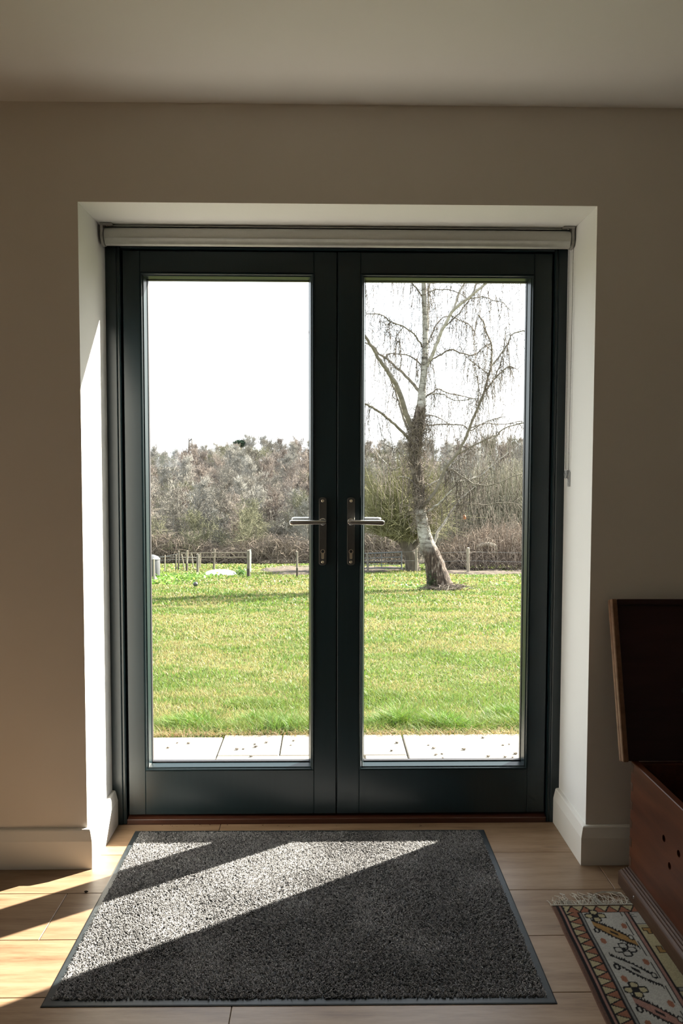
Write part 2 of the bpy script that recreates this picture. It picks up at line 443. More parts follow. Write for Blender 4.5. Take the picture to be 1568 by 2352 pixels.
for nm, bx_ in (('stop', (-HALF+0.001, LX0+0.012, YS, YO-0.012, 0.0, HEAD-0.001)), ('stop', (LX1-0.012, HALF-0.001, YS, YO-0.012, 0.0, HEAD-0.001)), ('stop', (LX0+0.012, LX1-0.012, YS, YO-0.012, LZ1-0.012, HEAD-0.001))):
    MB().box(*bx_).build(nm, M['frame'], frame)
sillp = [(YF+0.0005, 0.0), (YF+0.0005, 0.0155), (YF+0.003, 0.0175), (YF+0.045, 0.0265), (YS, 0.0270), (YS+0.001, 0.036), (YS+0.012, 0.036), (YO+0.06, 0.014), (YO+0.06, 0.0)]
tag(MB().sweep(sillp, [lambda a, b: (LX0-0.003, a, b), lambda a, b: (LX1+0.003, a, b)]).build('sill', M['sill'], frame), 'dark red-brown stained hardwood sill')

MB().box(-HALF+0.0005, HALF-0.0005, YF+0.004, YO+0.055, -0.13, -0.0006).build('threshold_base', M['sill'], frame)
# ================================================================== DOOR LEAVES
YL0, YL1 = 0.304, 0.362           # leaf faces
YG = 0.338                        # glass
def leaf(name, label, x0, x1, gx0, gx1, hinge_left):
    GZ0, GZ1 = 0.2035, 1.8945
    root = empty(name, ((x0+x1)/2, (YL0+YL1)/2, LZ0), label, 'door', kind='structure')
    bw = 0.016                    # glazing bead width
    ox0, ox1, oz0, oz1 = gx0-bw, gx1+bw, GZ0-bw, GZ1+bw
    b = 0.0016
    MB().box(x0, ox0, YL0, YL1, LZ0, LZ1, b).build('stile', M['frame'], root)
    MB().box(ox1, x1, YL0, YL1, LZ0, LZ1, b).build('stile', M['frame'], root)
    MB().box(ox0, ox1, YL0, YL1, oz1, LZ1, b).build('top_rail', M['frame'], root)
    MB().box(ox0, ox1, YL0, YL1, LZ0, oz0, b).build('bottom_rail', M['frame'], root)
    # glazing beads, moulded, four mitred lengths
    bp = [(0, YL0-0.0015), (0.0025, YL0-0.004), (0.0055, YL0-0.0035), (0.0075, YL0+0.001), (0.0115, YL0+0.003), (bw, YG-0.006), (bw, YG), (0, YG)]
    g = 0.0004
    bp = [(a+g if a == 0 else a, y_) for a, y_ in bp]
    def bead(fr0, fr1): MB().sweep(bp, [fr0, fr1]).build('glazing_bead', M['frame'], root)
    bead(lambda a, y_: (ox0+a, y_, oz0+a), lambda a, y_: (ox0+a, y_, oz1-a))
    bead(lambda a, y_: (ox1-a, y_, oz0+a), lambda a, y_: (ox1-a, y_, oz1-a))
    bead(lambda a, y_: (ox0+a, y_, oz0+a), lambda a, y_: (ox1-a, y_, oz0+a))
    bead(lambda a, y_: (ox0+a, y_, oz1-a), lambda a, y_: (ox1-a, y_, oz1-a))
    # outside rebate and black glazing spacer
    sp = MB(); s_ = 0.0075; ya, yb = YG+0.0005, YG+0.019
    ix0, ix1, iz0, iz1 = gx0-0.008, gx1+0.008, GZ0-0.008, GZ1+0.008
    sp.box(ix0, gx0+0.002, ya, yb, iz0, iz1); sp.box(gx1-0.002, ix1, ya, yb, iz0, iz1)
    sp.box(gx0+0.002, gx1-0.002, ya, yb, iz0, GZ0+0.004); sp.box(gx0+0.002, gx1-0.002, ya, yb, GZ1-0.002, iz1)
    sp.build('glazing_spacer', M['rubber_black'], root)
    ob = MB()
    ob.box(ox0+g, gx0-0.008, YG, YL1, oz0, oz1); ob.box(gx1+0.008, ox1-g, YG, YL1, oz0, oz1)
    ob.box(gx0-0.008, gx1+0.008, YG, YL1, oz0, GZ0-0.008); ob.box(gx0-0.008, gx1+0.008, YG, YL1, GZ1+0.008, oz1)
    ob.build('glazing_rebate', M['frame'], root)
    pn = MB().box(gx0-0.006, gx1+0.006, YG+0.004, YG+0.008, GZ0-0.006, GZ1+0.006).build('pane', M['glass'], root)
    return root
door_l = leaf('door_1', 'left dark painted glazed door leaf with steel lever handle', LX0+0.001, -0.0028, -0.6545, -0.0965, True)
door_r = leaf('door_2', 'right dark painted glazed door leaf beside the roller blind chain', 0.0008, LX1-0.001, 0.0950, 0.6580, False)

MB().box(-0.019, 0.019, YL1+0.0005, YL1+0.011, LZ0, LZ1, 0.0015).build('meeting_strip', M['frame'], door_r)

def handle(root, cx, sgn, yface, out, inside):
    """cx: plate centre; sgn: the way the lever points; out: -1 towards the room"""
    zc = 1.030; hh = 0.118; hw = 0.0135
    # plate with rounded ends
    pts = []
    for (zz, s0) in ((zc+hh, 1), (zc-hh, -1)):
        n = 8
        rng = range(n+1)
        for i in rng:
            a = math.pi*i/n
            px_ = math.cos(a)*hw*(1 if s0 > 0 else -1); pz_ = zz + s0*(math.sin(a)*0.008-0.008)
            pts.append((cx+px_, pz_))
    th = 0.008
    y0, y1 = (yface-th, yface) if out < 0 else (yface, yface+th)
    pm = M['plate_steel']
    plate = MB().extrude(pts, y0, y1).build('handle_plate', pm, root)
    bv = plate.modifiers.new('edge', 'BEVEL'); bv.width = 0.0018; bv.segments = 2; bv.limit_method = 'ANGLE'; bv.angle_limit = R(60)
    yf = y0 if out < 0 else y1
    def y_(d): return yf + out*d
    for zz in (zc+hh-0.012, zc-hh+0.012):
        m_ = MB(); m_.lathe((cx, yf, zz), [(0.0048, out*0.0), (0.0048, out*0.0008), (0.0036, out*0.0016), (0.0022, out*0.0010), (0.0022, out*0.0004)], 16, 1)
        m_.build('screw', M['brass'], plate, smooth=True)
    # euro cylinder keyhole
    zk = zc-0.070; r0 = 0.0080
    kp = [(cx+r0*math.cos(a), zk+r0*math.sin(a)) for a in np.linspace(R(-52), R(232), 20)]
    kp += [(cx-0.0048, zk-0.022), (cx-0.0030, zk-0.0255), (cx+0.0030, zk-0.0255), (cx+0.0048, zk-0.022)]
    ya, yb = sorted((yf-out*0.002, y_(0.0022)))
    MB().extrude(kp, ya, yb).build('lock_cylinder', M['brass'], plate)
    kh = MB().lathe((cx, y_(0.0022), zk+0.001), [(0.0052, 0), (0.0050, out*0.0006), (0.0030, out*0.0007)], 18, 1)
    kh.box(cx-0.0011, cx+0.0011, *sorted((y_(0.0028), y_(0.0034))), zk-0.004, zk+0.005)
    kh.build('keyhole', M['keyhole'], plate)
    # rose and lever
    zl = 1.064
    MB().lathe((cx, yf, zl), [(0.0125, 0), (0.0125, out*0.004), (0.0095, out*0.006), (0.0085, out*0.034), (0.0075, out*0.040)], 20, 1).build('rose', M['steel'], plate, smooth=True)
    prof = []
    for i in range(20):
        a = 2*math.pi*i/20
        ca, sa = math.cos(a), math.sin(a)
        prof.append((0.0115*math.copysign(abs(ca)**0.8, ca), 0.0088*math.copysign(abs(sa)**0.8, sa)))
    secs = []
    yl = 0.045
    for (dx, sc, dz) in ((-0.013, 0.35, 0.001), (-0.0115, 0.7, 0.001), (-0.008, 0.86, 0.001), (0.0, 0.88, 0.001), (0.03, 0.92, 0.0005), (0.07, 1.0, 0), (0.100, 1.06, -0.0005), (0.108, 0.98, -0.0005), (0.1115, 0.75, -0.0005), (0.1125, 0.4, -0.0005)):
        secs.append((dx, sc, dz))
    frs = [(lambda a, b, dx=dx, sc=sc, dz=dz: (cx+sgn*dx, y_(yl+a*sc*0.85), zl+dz+b*sc)) for dx, sc, dz in secs]
    MB().sweep(prof, frs).build('lever', M['steel'], root, smooth=True)
    return plate
handle(door_l, -0.0500, -1, YL0, -1, True)
handle(door_r, 0.0478, 1, YL0, -1, True)
handle(door_l, -0.0500, -1, YL1, 1, False)
handle(door_r, 0.0478, 1, YL1, 1, False)

# ================================================================== ROLLER BLIND
blind = empty('roller_blind', (0, 0.235, 1.975), 'pale grey roller blind rolled up under the head of the doorway', 'blind')
bx0, bx1 = -0.764, 0.768; by, bz, br = 0.232, 2.008, 0.0285
MB().lathe((0, by, bz), [(br*0.55, bx0), (br, bx0+0.0005), (br, bx1-0.0005), (br*0.55, bx1)], 40, 0).build('fabric_roll', M['blind'], blind, smooth=True)
# front fold carrying the hem bar
hp = [(-0.0065+by-br*0.80, 1.9775), (by-br*0.80-0.0085, 1.984), (by-br*0.80-0.0075, 1.994), (by-br*0.80-0.002, 2.0005), (by-br*0.80+0.004, 1.994), (by-br*0.80+0.006, 1.984), (by-br*0.80+0.0035, 1.9765)]
MB().sweep(hp, [lambda a, b: (bx0+0.004, a, b), lambda a, b: (bx1-0.004, a, b)]).build('hem_bar', M['blind_bar'], blind, smooth=True, angle=60)
MB().box(bx0-0.004, bx1+0.003, by-0.012, by+0.026, 2.0385, 2.0425, 0.001).build('head_rail', M['blind_bar'], blind)
for sgn, xe in ((-1, bx0), (1, bx1)):
    xa, xb = sorted((xe+sgn*0.002, xe+sgn*0.0105))
    n = 18; pts = [(by+0.030*math.cos(a), bz-0.001+0.031*math.sin(a)) for a in np.linspace(R(-200), R(20), n)] + [(by+0.030, 2.0437), (by-0.030, 2.0437)]
    br_ = MB().sweep(pts, [lambda a, b: (xa, a, b), lambda a, b: (xb, a, b)]).build('bracket', M['bracket'], blind)
    xs0, xs1 = sorted((xe+sgn*0.0100, xe-sgn*0.028))
    MB().box(xs0, xs1, by-0.036, by-0.014, 2.0375, 2.0435, 0.001).build('bracket_arm', M['bracket'], br_)
    MB().lathe((xe-sgn*0.010, by-0.026, 2.0365), [(0.0045, 0), (0.004, -0.002)], 12, 2).build('screw', M['steel'], br_)
# bead chain: two hanging strands as one loop of small beads on a cord
CX = 0.7780
def chain():
    V = []; Fc = []
    path = []
    z0, z1 = 1.243, 1.985; ya, yb = 0.2565, 0.2235; yat, ybt = 0.2610, 0.2120
    nb = int((z1-z0)/0.0045)
    for i in range(nb+1):
        t = i/nb; path.append((CX, ya+(yat-ya)*t, z0+(z1-z0)*t))
    for i in range(nb+1):
        t = i/nb; path.append((CX, yb+(ybt-yb)*t, z0+(z1-z0)*t))
    for i in range(7):
        a = math.pi*(i+1)/8; path.append((CX, 0.2400-0.0165*math.cos(a), 1.243-0.0135*math.sin(a)))
    mb = MB(); r_ = 0.0019
    for p in path:
        mb.add([(p[0]+r_, p[1], p[2]), (p[0]-r_, p[1], p[2]), (p[0], p[1]+r_, p[2]), (p[0], p[1]-r_, p[2]), (p[0], p[1], p[2]+r_), (p[0], p[1], p[2]-r_)],
               [(0,2,4),(2,1,4),(1,3,4),(3,0,4),(2,0,5),(1,2,5),(3,1,5),(0,3,5)])
    mb.tube([(CX, ya, z0), (CX, yat, z1)], 0.0005, 4); mb.tube([(CX, yb, z0), (CX, ybt, z1)], 0.0005, 4)
    return mb
tag(chain().build('bead_chain', M['chain'], blind), 'grey bead chain hanging in two strands', kind='stuff')
ten = empty('chain_tensioner', (HALF-0.005, 0.235, 1.188), 'small clear plastic chain tensioner screwed to the right reveal', 'chain holder')
MB().box(HALF-0.0042, HALF-0.0004, 0.2190, 0.2400, 1.188, 1.238, 0.001).build('back_plate', M['clear'], ten)
MB().lathe((HALF-0.0130, 0.2400, 1.229), [(0.0020, 0.0), (0.0135, 0.0), (0.0150, 0.0012), (0.0135, 0.0030), (0.0105, 0.0050), (0.0135, 0.0070), (0.0150, 0.0088), (0.0135, 0.010), (0.002, 0.010)], 28, 0).build('wheel', M['clear'], ten, smooth=True)
MB().lathe((HALF-0.0145, 0.2400, 1.229), [(0.0042, 0.0), (0.0042, 0.013)], 14, 0).build('axle', M['clear'], ten, smooth=True)
for zz in (1.199, 1.212):
    MB().lathe((HALF-0.0056, 0.2290, zz), [(0.0016, 0), (0.0030, 0.0006), (0.0032, 0.0014)], 12, 0).build('screw', M['steel'], ten)

# ================================================================== DOOR MAT
MX, MY, MROT = -0.0949, -0.2147, -0.0058
door_mat = empty('door_mat', (MX, MY, 0.0), 'dark grey flecked door mat with black rubber border in front of the doors', 'mat')
door_mat.rotation_euler = (0, 0, MROT)
def local_build(mb, name, mat, parent, smooth=False):
    me = bpy.data.meshes.new(name); me.from_pydata(mb.v, [], mb.f); fix_normals(me); me.materials.append(mat)
    if smooth: smooth_by_angle(me, 40)
    return add_obj(name, me, parent)
bp = [(0.0, 0.0002), (0.0, 0.0016), (0.003, 0.0026), (0.016, 0.0030), (0.019, 0.0030), (0.021, 0.0002)]
hx, hy = 0.60, 0.45
mb = MB()
fr = []
for (sx, sy) in ((-1, -1), (1, -1), (1, 1), (-1, 1), (-1, -1)):
    fr.append(lambda a, b, sx=sx, sy=sy: (sx*(hx-a), sy*(hy-a), b))
mb.sweep(bp, fr, caps=False)
local_build(mb, 'rubber_border', M['mat_rubber'], door_mat)
local_build(MB().box(-hx+0.015, hx-0.015, -hy+0.015, hy-0.015, 0.0004, 0.0024), 'backing', M['mat_rubber'], door_mat)
rs = np.random.RandomState(3)
def vnoise(x, y, seed, freq):
    """cheap smooth value noise"""
    r = np.random.RandomState(seed); G = r.rand(64, 64)
    u = (x*freq+17.3) % 63; v = (y*freq+9.1) % 63
    i = np.floor(u).astype(int); j = np.floor(v).astype(int); fu = u-i; fv = v-j
    fu = fu*fu*(3-2*fu); fv = fv*fv*(3-2*fv)
    a = G[i, j]; b = G[(i+1) % 64, j]; c = G[i, (j+1) % 64]; d = G[(i+1) % 64, (j+1) % 64]
    return (a*(1-fu)+b*fu)*(1-fv)+(c*(1-fu)+d*fu)*fv
def mat_pile():
    N = 120000; ix, iy = hx-0.020, hy-0.020
    x = rs.uniform(-ix, ix, N); y = rs.uniform(-iy, iy, N)
    # brushed pile: lean follows slow patches, with random scatter; trodden patches lie lower
    lx = (vnoise(x, y, 1, 9)-0.5)*0.0045 + rs.normal(0, 0.0022, N); ly = (vnoise(x, y, 2, 9)-0.5)*0.0045 + rs.normal(0, 0.0022, N)
    tread = vnoise(x, y, 4, 14)
    h = 0.0074 + rs.normal(0, 0.0008, N) - 0.0005*(tread > 0.72)
    r = rs.uniform(0.0014, 0.0022, N); a0 = rs.uniform(0, 6.28, N)
    V = np.zeros((N, 6, 3), np.float32)
    for k in range(3):
        a = a0 + k*2.0944
        V[:, k] = np.stack([x+r*np.cos(a), y+r*np.sin(a), np.full(N, 0.0032)], 1)
        V[:, 3+k] = np.stack([x+lx+0.75*r*np.cos(a+0.6), y+ly+0.75*r*np.sin(a+0.6), h], 1)
    base = np.arange(N)*6
    T = []
    for k in range(3):
        j = (k+1) % 3
        T.append(np.stack([base+k, base+j, base+3+j], 1)); T.append(np.stack([base+k, base+3+j, base+3+k], 1))
    T.append(np.stack([base+3, base+4, base+5], 1))
    T = np.concatenate(T)
    pick = rs.rand(N); g = np.where(pick < 0.30, rs.uniform(0.05, 0.10, N), np.where(pick < 0.80, rs.uniform(0.14, 0.25, N), rs.uniform(0.26, 0.45, N)))
    c = np.stack([g*1.02, g*1.0, g*1.02], 1); c = np.repeat(c[:, None, :], 6, 1).reshape(-1, 3)
    return mesh_tris('pile', V.reshape(-1, 3), T, M['pile'], c)
tag(add_obj('pile', mat_pile(), door_mat), 'grey and black flecked looped pile', kind='stuff')

# dry mud on the floor
def lump(name, p, r_, mat, seed, label, cat, group=None, flat=0.7):
    q = random.Random(seed); mb = MB(); n, m_ = 9, 6; V = []; Fc = []
    for i in range(m_+1):
        th = math.pi*i/m_
        for j in range(n):
            a = 2*math.pi*j/n; k = r_*(0.75+0.5*q.random())
            V.append((p[0]+k*math.sin(th)*math.cos(a)*1.3, p[1]+k*math.sin(th)*math.sin(a), p[2]+r_*flat*0.92+k*flat*math.cos(th)*0.9))
    for i in range(m_):
        for j in range(n):
            jj = (j+1) % n; Fc.append((i*n+j, i*n+jj, (i+1)*n+jj, (i+1)*n+j))
    zmin = min(v[2] for v in V)
    V = [(v[0], v[1], v[2]-zmin+p[2]) for v in V]
    mb.add(V, Fc); o = mb.build(name, mat, loc=p, smooth=True); return tag(o, label, cat, group)
c_ = at_z(198, 2050, 0.0)
lump('mud_clod', c_, 0.0042, M['clod'], 4, 'small dark clod of mud on the oak floor left of the mat', 'mud')
q = random.Random(8); mb = MB()
for i in range(26):
    px = q.uniform(330, 1000) if i < 20 else q.uniform(330, 560); s = q.uniform(0.0006, 0.0018)
    p = at_z(px, 1896+q.uniform(-2, 3), 0.0)
    mb.add([(p[0]-s*1.5, p[1], 0), (p[0]+s*1.4, p[1]-s, 0), (p[0]+s, p[1]+s*1.2, 0), (p[0], p[1], s*1.1)], [(0,1,3),(1,2,3),(2,0,3),(0,2,1)])
tag(mb.build('floor_crumbs', M['clod']), 'scatter of dry mud crumbs along the sill', 'crumbs', kind='stuff')

# ================================================================== RUG
RX0, RY0 = 0.606, -0.256            # far left corner
RW_, RL_ = 0.86, 1.55
def rug():
    s = 0.0028
    nu, nv = int(RW_/s), int(RL_/s)
    u = (np.arange(nu+1))*s; v = (np.arange(nv+1))*s
    Uc, Vc = np.meshgrid((np.arange(nu)+0.5)*s, (np.arange(nv)+0.5)*s, indexing='ij')
    cream = np.array([0.47, 0.41, 0.245]); ivory = np.array([0.50, 0.48, 0.43]); rust = np.array([0.34, 0.145, 0.085]); ochre = np.array([0.37, 0.215, 0.075])
    dark = np.array([0.022, 0.020, 0.020]); brown = np.array([0.16, 0.088, 0.062]); rose = np.array([0.36, 0.20, 0.16]); grey = np.array([0.24, 0.235, 0.22])
    Cc = np.broadcast_to(cream, Uc.shape+(3,)).copy()
    def put(mask, col): Cc[mask] = col
    # mirrored distance from the long edges
    Ue = np.minimum(Uc, RW_-Uc); Ve = np.minimum(Vc, RL_-Vc)
    def tri(a, p): return np.abs((a/p) % 1.0 - 0.5)*2
    # guard bands, main band and field
    put(Ue < 0.205, ivory)
    put((Ve < 0.105) & (Ue >= 0.07), ivory)
    # zigzag guard along both edges
    def guard(D, L, d0, d1, p):
        band = (D >= d0) & (D < d1) & (Ue >= 0.0) 
        t_ = (D-d0)/(d1-d0)
        z = tri(L, p)
        put(band & (t_ < z), cream); put(band & (t_ >= z), rust)
        put(band & (np.abs(t_-z) < 0.13), dark)
    guard(Ue, Vc, 0.030, 0.062, 0.034)
    mtop = Ue > 0.034
    t_ = (Ve-0.008)/0.030; z = tri(Uc, 0.036); bt = (t_ >= 0) & (t_ < 1) & mtop
    put(bt & (t_ < z), cream); put(bt & (t_ >= z), rust); put(bt & (np.abs(t_-z) < 0.13), dark)
    put((Ve < 0.008), brown); put((Ve < 0.003), grey)
    # long stripes
    put(Ue < 0.012, brown); put((Ue >= 0.012) & (Ue < 0.020), dark); put((Ue >= 0.020) & (Ue < 0.026), rose); put((Ue >= 0.026) & (Ue < 0.030), dark)
    lng = Ve > 0.040
    put((Ue >= 0.062) & (Ue < 0.066) & lng, dark); put((Ue >= 0.066) & (Ue < 0.073) & lng, grey); put((Ue >= 0.073) & (Ue < 0.077) & lng, dark)
    put((Ue >= 0.192) & (Ue < 0.196) & lng, dark); put((Ue >= 0.196) & (Ue < 0.205) & lng, rose); put((Ue >= 0.205) & (Ue < 0.209) & lng, dark)
    put((Ue >= 0.182) & (Ue < 0.185) & lng & (((Vc/0.09) % 1) < 0.7), dark)
    put((Ve >= 0.038) & (Ve < 0.041) & mtop & (Ue > .066), dark)
    q = random.Random(12)
    def rosette(cu, cv, r, fill):
        for k in range(4):
            a = k*math.pi/2 + (math.pi/4 if False else 0); pu, pv = cu+r*1.05*math.cos(a), cv+r*1.05*math.sin(a)
            d = np.maximum(np.abs(Uc-pu)*1.0, np.abs(Vc-pv)*1.0)*0.5+np.hypot(Uc-pu, Vc-pv)*0.5
            put(d < r*0.78, dark); put(d < r*0.52, fill)
        put(np.hypot(Uc-cu, Vc-cv) < r*0.3, dark)
    def para(cu, cv, wu, hv, fill, steps=7):
        """a slanting stepped lozenge with a dark toothed edge"""
        sl = (Vc-cv) - (Uc-cu)*1.05
        saw = ((np.abs(Uc-cu)/(wu/steps)) % 1.0)*0.012
        inb = np.abs(Uc-cu) < wu
        hgt = hv*(1.0-0.35*np.abs(Uc-cu)/wu)
        put(inb & (np.abs(sl) < hgt+saw*0.9), dark); put(inb & (np.abs(sl) < hgt-0.006), fill)
        put((np.abs(Uc-cu) < 0.008) & (np.abs(sl) < 0.006), dark)
    fills = [ochre, ivory, rose, ochre, ivory]
    k = 0
    vv = 0.058
    while vv < RL_-0.06:
        rosette(0.108 + (0.0 if k % 2 == 0 else 0.030), vv, 0.0165, cream if k % 2 == 0 else ivory)
        cvv = vv+0.083; band_c = 0.134
        m0 = Cc.copy(); para(band_c, cvv, 0.044, 0.026, fills[k % 5]); keep = (Ue >= 0.079) & (Ue < 0.181)
        Cc[~keep] = m0[~keep]
        # small half motifs beside the lozenge
        for (du, dv, col) in ((0.092, 0.070, dark), (0.172, 0.105, dark), (0.094, 0.118, rust), (0.172, 0.052, rust)):
            pu, pv = du, vv+dv
            put((np.abs(Uc-pu) < 0.0075) & (np.abs(Vc-pv)+np.abs(Uc-pu)*0.9 < 0.014) & keep & (Uc < 0.3), col)
            if col is not dark: continue
            put((np.abs(Uc-pu) < 0.0035) & (np.abs(Vc-pv)+np.abs(Uc-pu)*0.9 < 0.008) & (Uc < 0.3), ivory)
        vv += 0.158; k += 1
    # mirrored rosettes on the far band
    # field: big stepped medallions with hooked arms
    def stepped(cu, cv, r, n, ring, inner):
        A = np.floor(np.abs(Uc-cu)/(r/n)+0.5); B = np.floor(np.abs(Vc-cv)/(r/n)+0.5); D = A+B
        put(D <= n, dark); put(((A.astype(int)+B.astype(int)) % 2 == 0) & (D == n-1) & (np.abs(Uc-cu) % (r/n) < r/n*0.5), inner)
        put(D <= n-3, ring); put(D <= n-5, dark); put(D <= n-6, inner)
        for sx, sy in ((1, 0), (-1, 0), (0, 1), (0, -1)):
            pu, pv = cu+sx*(r*1.28), cv+sy*(r*1.28)
            d = np.abs(Uc-pu)+np.abs(Vc-pv); put(d < r*0.26, dark); put(d < r*0.12, cream)
    def hook(cu, cv, s_, col, flip=1):
        a, b = (Uc-cu)*flip, (Vc-cv)
        sh = ((np.abs(b) < s_*0.28) & (a > -s_) & (a < s_)) | ((np.abs(a-s_*0.7) < s_*0.28) & (b > -s_) & (b < 0)) | ((np.abs(a+s_*0.4) < s_*0.22) & (b > 0) & (b < s_*0.9))
        ou = ((np.abs(b) < s_*0.42) & (a > -s_*1.12) & (a < s_*1.12)) | ((np.abs(a-s_*0.7) < s_*0.42) & (b > -s_*1.12) & (b < 0)) | ((np.abs(a+s_*0.4) < s_*0.36) & (b > 0) & (b < s_*1.02))
        put(ou, dark); put(sh, col)
    def chevron(cu, cv, s_, col):
        t2 = np.abs(np.abs(Uc-cu)*0.55 - (Vc-cv)); inb = np.abs(Uc-cu) < s_
        put(inb & (t2 < 0.010), dark); put(inb & (t2 < 0.0065), col)
    for i in range(5):
        cv = 0.175 + i*0.30
        stepped(0.335, cv, 0.062, 9, rose if i % 2 == 0 else ivory, ivory)
        stepped(0.525, cv, 0.062, 9, ivory if i % 2 == 0 else rose, ivory)
        for (du, dv, col, fl) in ((0.238, -0.048, ochre, 1), (0.244, 0.050, ochre, -1), (0.43, 0.0, ochre, 1), (0.62, -0.05, ochre, -1)):
            hook(du, cv+dv, 0.020, col, fl)
        for (du, dv, col) in ((0.275, 0.108, rose), (0.300, 0.145, rust), (0.285, 0.175, grey), (0.40, 0.125, grey), (0.43, 0.16, rose), (0.56, 0.13, rust)):
            chevron(du, cv+dv, 0.034, col)
        hook(0.235, cv+0.200, 0.022, grey, 1)
    # grey scribbled cross band under the fringe
    nb = vnoise(Uc*1.0, Vc*2.5, 5, 60)
    put((Ve > 0.044) & (Ve < 0.10) & (Ue > 0.20) & (nb > 0.66), grey)
    put((Ve > 0.098) & (Ve < 0.102) & (Ue > 0.207), dark)
    # wool: every knot a little different, slow colour drift of hand-dyed yarn
    Cc *= 0.62*(0.86 + 0.28*rs.rand(*Uc.shape))[..., None]
    Cc *= (0.90 + 0.2*vnoise(Uc, Vc, 7, 12))[..., None]
    # geometry
    X, Y = np.meshgrid(u, v, indexing='ij')
    Z = 0.0052 + 0.0006*rs.rand(*X.shape) + 0.0009*(vnoise(X, Y, 8, 10)-0.5)
    edge = 0.002*(vnoise(X*0, Y, 9, 14)-0.5)
    dark_v = np.zeros(X.shape)
    P = np.stack([RX0 + X + edge*(X < 0.2) - 0.030*Y*0.9, RY0 - Y + 0.008*np.clip(X, 0, 1)*1.2, Z], -1)
    idx = np.arange((nu+1)*(nv+1)).reshape(nu+1, nv+1)
    Q = np.stack([idx[:-1, :-1], idx[1:, :-1], idx[1:, 1:], idx[:-1, 1:]], -1).reshape(-1, 4)[:, ::-1]
    VC = np.zeros((nu+1, nv+1, 3)); VC[:-1, :-1] = Cc; VC[-1, :-1] = Cc[-1]; VC[:, -1] = VC[:, -2]
    V = P.reshape(-1, 3); C2 = VC.reshape(-1, 3)
    # turned-down edge so the rug has thickness
    ring = np.concatenate([idx[:, 0], idx[-1, 1:], idx[-2::-1, -1], idx[0, -2:0:-1]])
    low = V[ring].copy(); low[:, 2] = 0.0003; n0 = len(V)
    V = np.vstack([V, low]); C2 = np.vstack([C2, np.tile(brown, (len(ring), 1))])
    a = ring; b = np.roll(ring, -1); la = n0+np.arange(len(ring)); lb = n0+np.roll(np.arange(len(ring)), -1)
    Q = np.vstack([Q, np.stack([a, b, lb, la], 1)])
    return V, Q, C2
RUG_LOC = (RX0+RW_/2, RY0-RL_/2, 0.0)
rug_o = empty('kilim_rug', RUG_LOC, 'cream patterned wool rug with rust zigzag border lying under the wooden chest', 'rug')
V, Q, C2 = rug()
rm = mesh_tris('woven_field', V-np.array(RUG_LOC), Q, M['rug'], C2)
add_obj('woven_field', rm, rug_o)
M['fringe'] = varied('cotton_fringe', (0.42, 0.395, 0.335), (0.58, 0.55, 0.48), 120, 0.9, spec=0.1)
q = random.Random(21); lines = []
for i in range(330):
    x0 = RX0 + RW_*i/330 + q.uniform(-0.002, 0.002); y0 = RY0 + 0.001 + 0.0096*(x0-RX0)
    L = q.uniform(0.018, 0.036) if q.random() < 0.8 else q.uniform(0.04, 0.07)
    a = q.gauss(0, 0.35); c1 = q.gauss(0, 0.8); pts = []
    lift = abs(q.gauss(0.002, 0.004)); px_, py_ = x0, y0
    for k in range(6):
        t = k/5; ang = a + c1*t
        pts.append((px_, py_, 0.0035 + 0.002*math.sin(t*3) + lift*math.sin(math.pi*t)*0.9 - 0.0022*t))
        px_ += L/5*math.sin(ang); py_ += L/5*math.cos(ang)
    lines.append((pts, [0.0011, 0.0010, 0.0009, 0.0008, 0.0007, 0.0003]))
# a few long knotted ends and a loose looped cord by the chest
for (px_, col) in ((0.690, 1), (0.712, 1), (0.735, 1), (0.655, 1)):
    y0 = RY0 + 0.002; pts = smooth_path([(px_, y0, 0.004), (px_-0.008, y0+0.030, 0.012), (px_+0.004, y0+0.050, 0.006), (px_-0.006, y0+0.066, 0.003)], 4); lines.append((pts, 0.0012))
for k in range(16):                  # unravelled hank curling round beside the chest
    o_ = q.gauss(0, 0.0035); o2 = q.gauss(0, 0.004)
    pts = smooth_path([(0.760+o_, RY0+0.003, 0.004), (0.742+o2, RY0+0.028+o_, 0.006), (0.746+o_, RY0+0.052+o2, 0.007+abs(o_)), (0.778+o2, RY0+0.064+o_, 0.008), (0.808+o_, RY0+0.066+o2, 0.006), (0.830, RY0+0.060+o_*2, 0.005)], 4); lines.append((pts, 0.0008))
for k in range(26):                  # longer wavy threads
    x0 = q.uniform(0.625, 0.83); y0 = RY0+0.003; a = q.gauss(0, 0.4); L = q.uniform(0.04, 0.075)
    pts = smooth_path([(x0, y0, 0.005), (x0+L*0.3*a+q.gauss(0, 0.004), y0+L*0.35, 0.007+abs(q.gauss(0, 0.006))), (x0+L*0.6*a+q.gauss(0, 0.006), y0+L*0.7, 0.005+abs(q.gauss(0, 0.005))), (x0+L*a+q.gauss(0, 0.008), y0+L, 0.003)], 4); lines.append((pts, 0.0007))
fv, ff = tube_arrays(lines, 4, True)
tag(MB().add(fv.tolist(), ff).build('fringe', M['fringe'], rug_o), 'off-white cotton fringe with loose looped ends', kind='stuff')
fl = []
for i in range(380):
    x0 = RX0 + RW_*i/380; y0 = RY0 + 0.0096*(x0-RX0)
    fl.append(([(x0, y0-0.004, 0.0062), (x0+0.003, y0+0.001, 0.0068), (x0+0.005, y0+0.006, 0.0030)], 0.0011))
fv, ff = tube_arrays(fl, 4, True)
tag(MB().add(fv.tolist(), ff).build('woven_end', M['fringe'], rug_o), 'plaited pale end cord', kind='stuff')

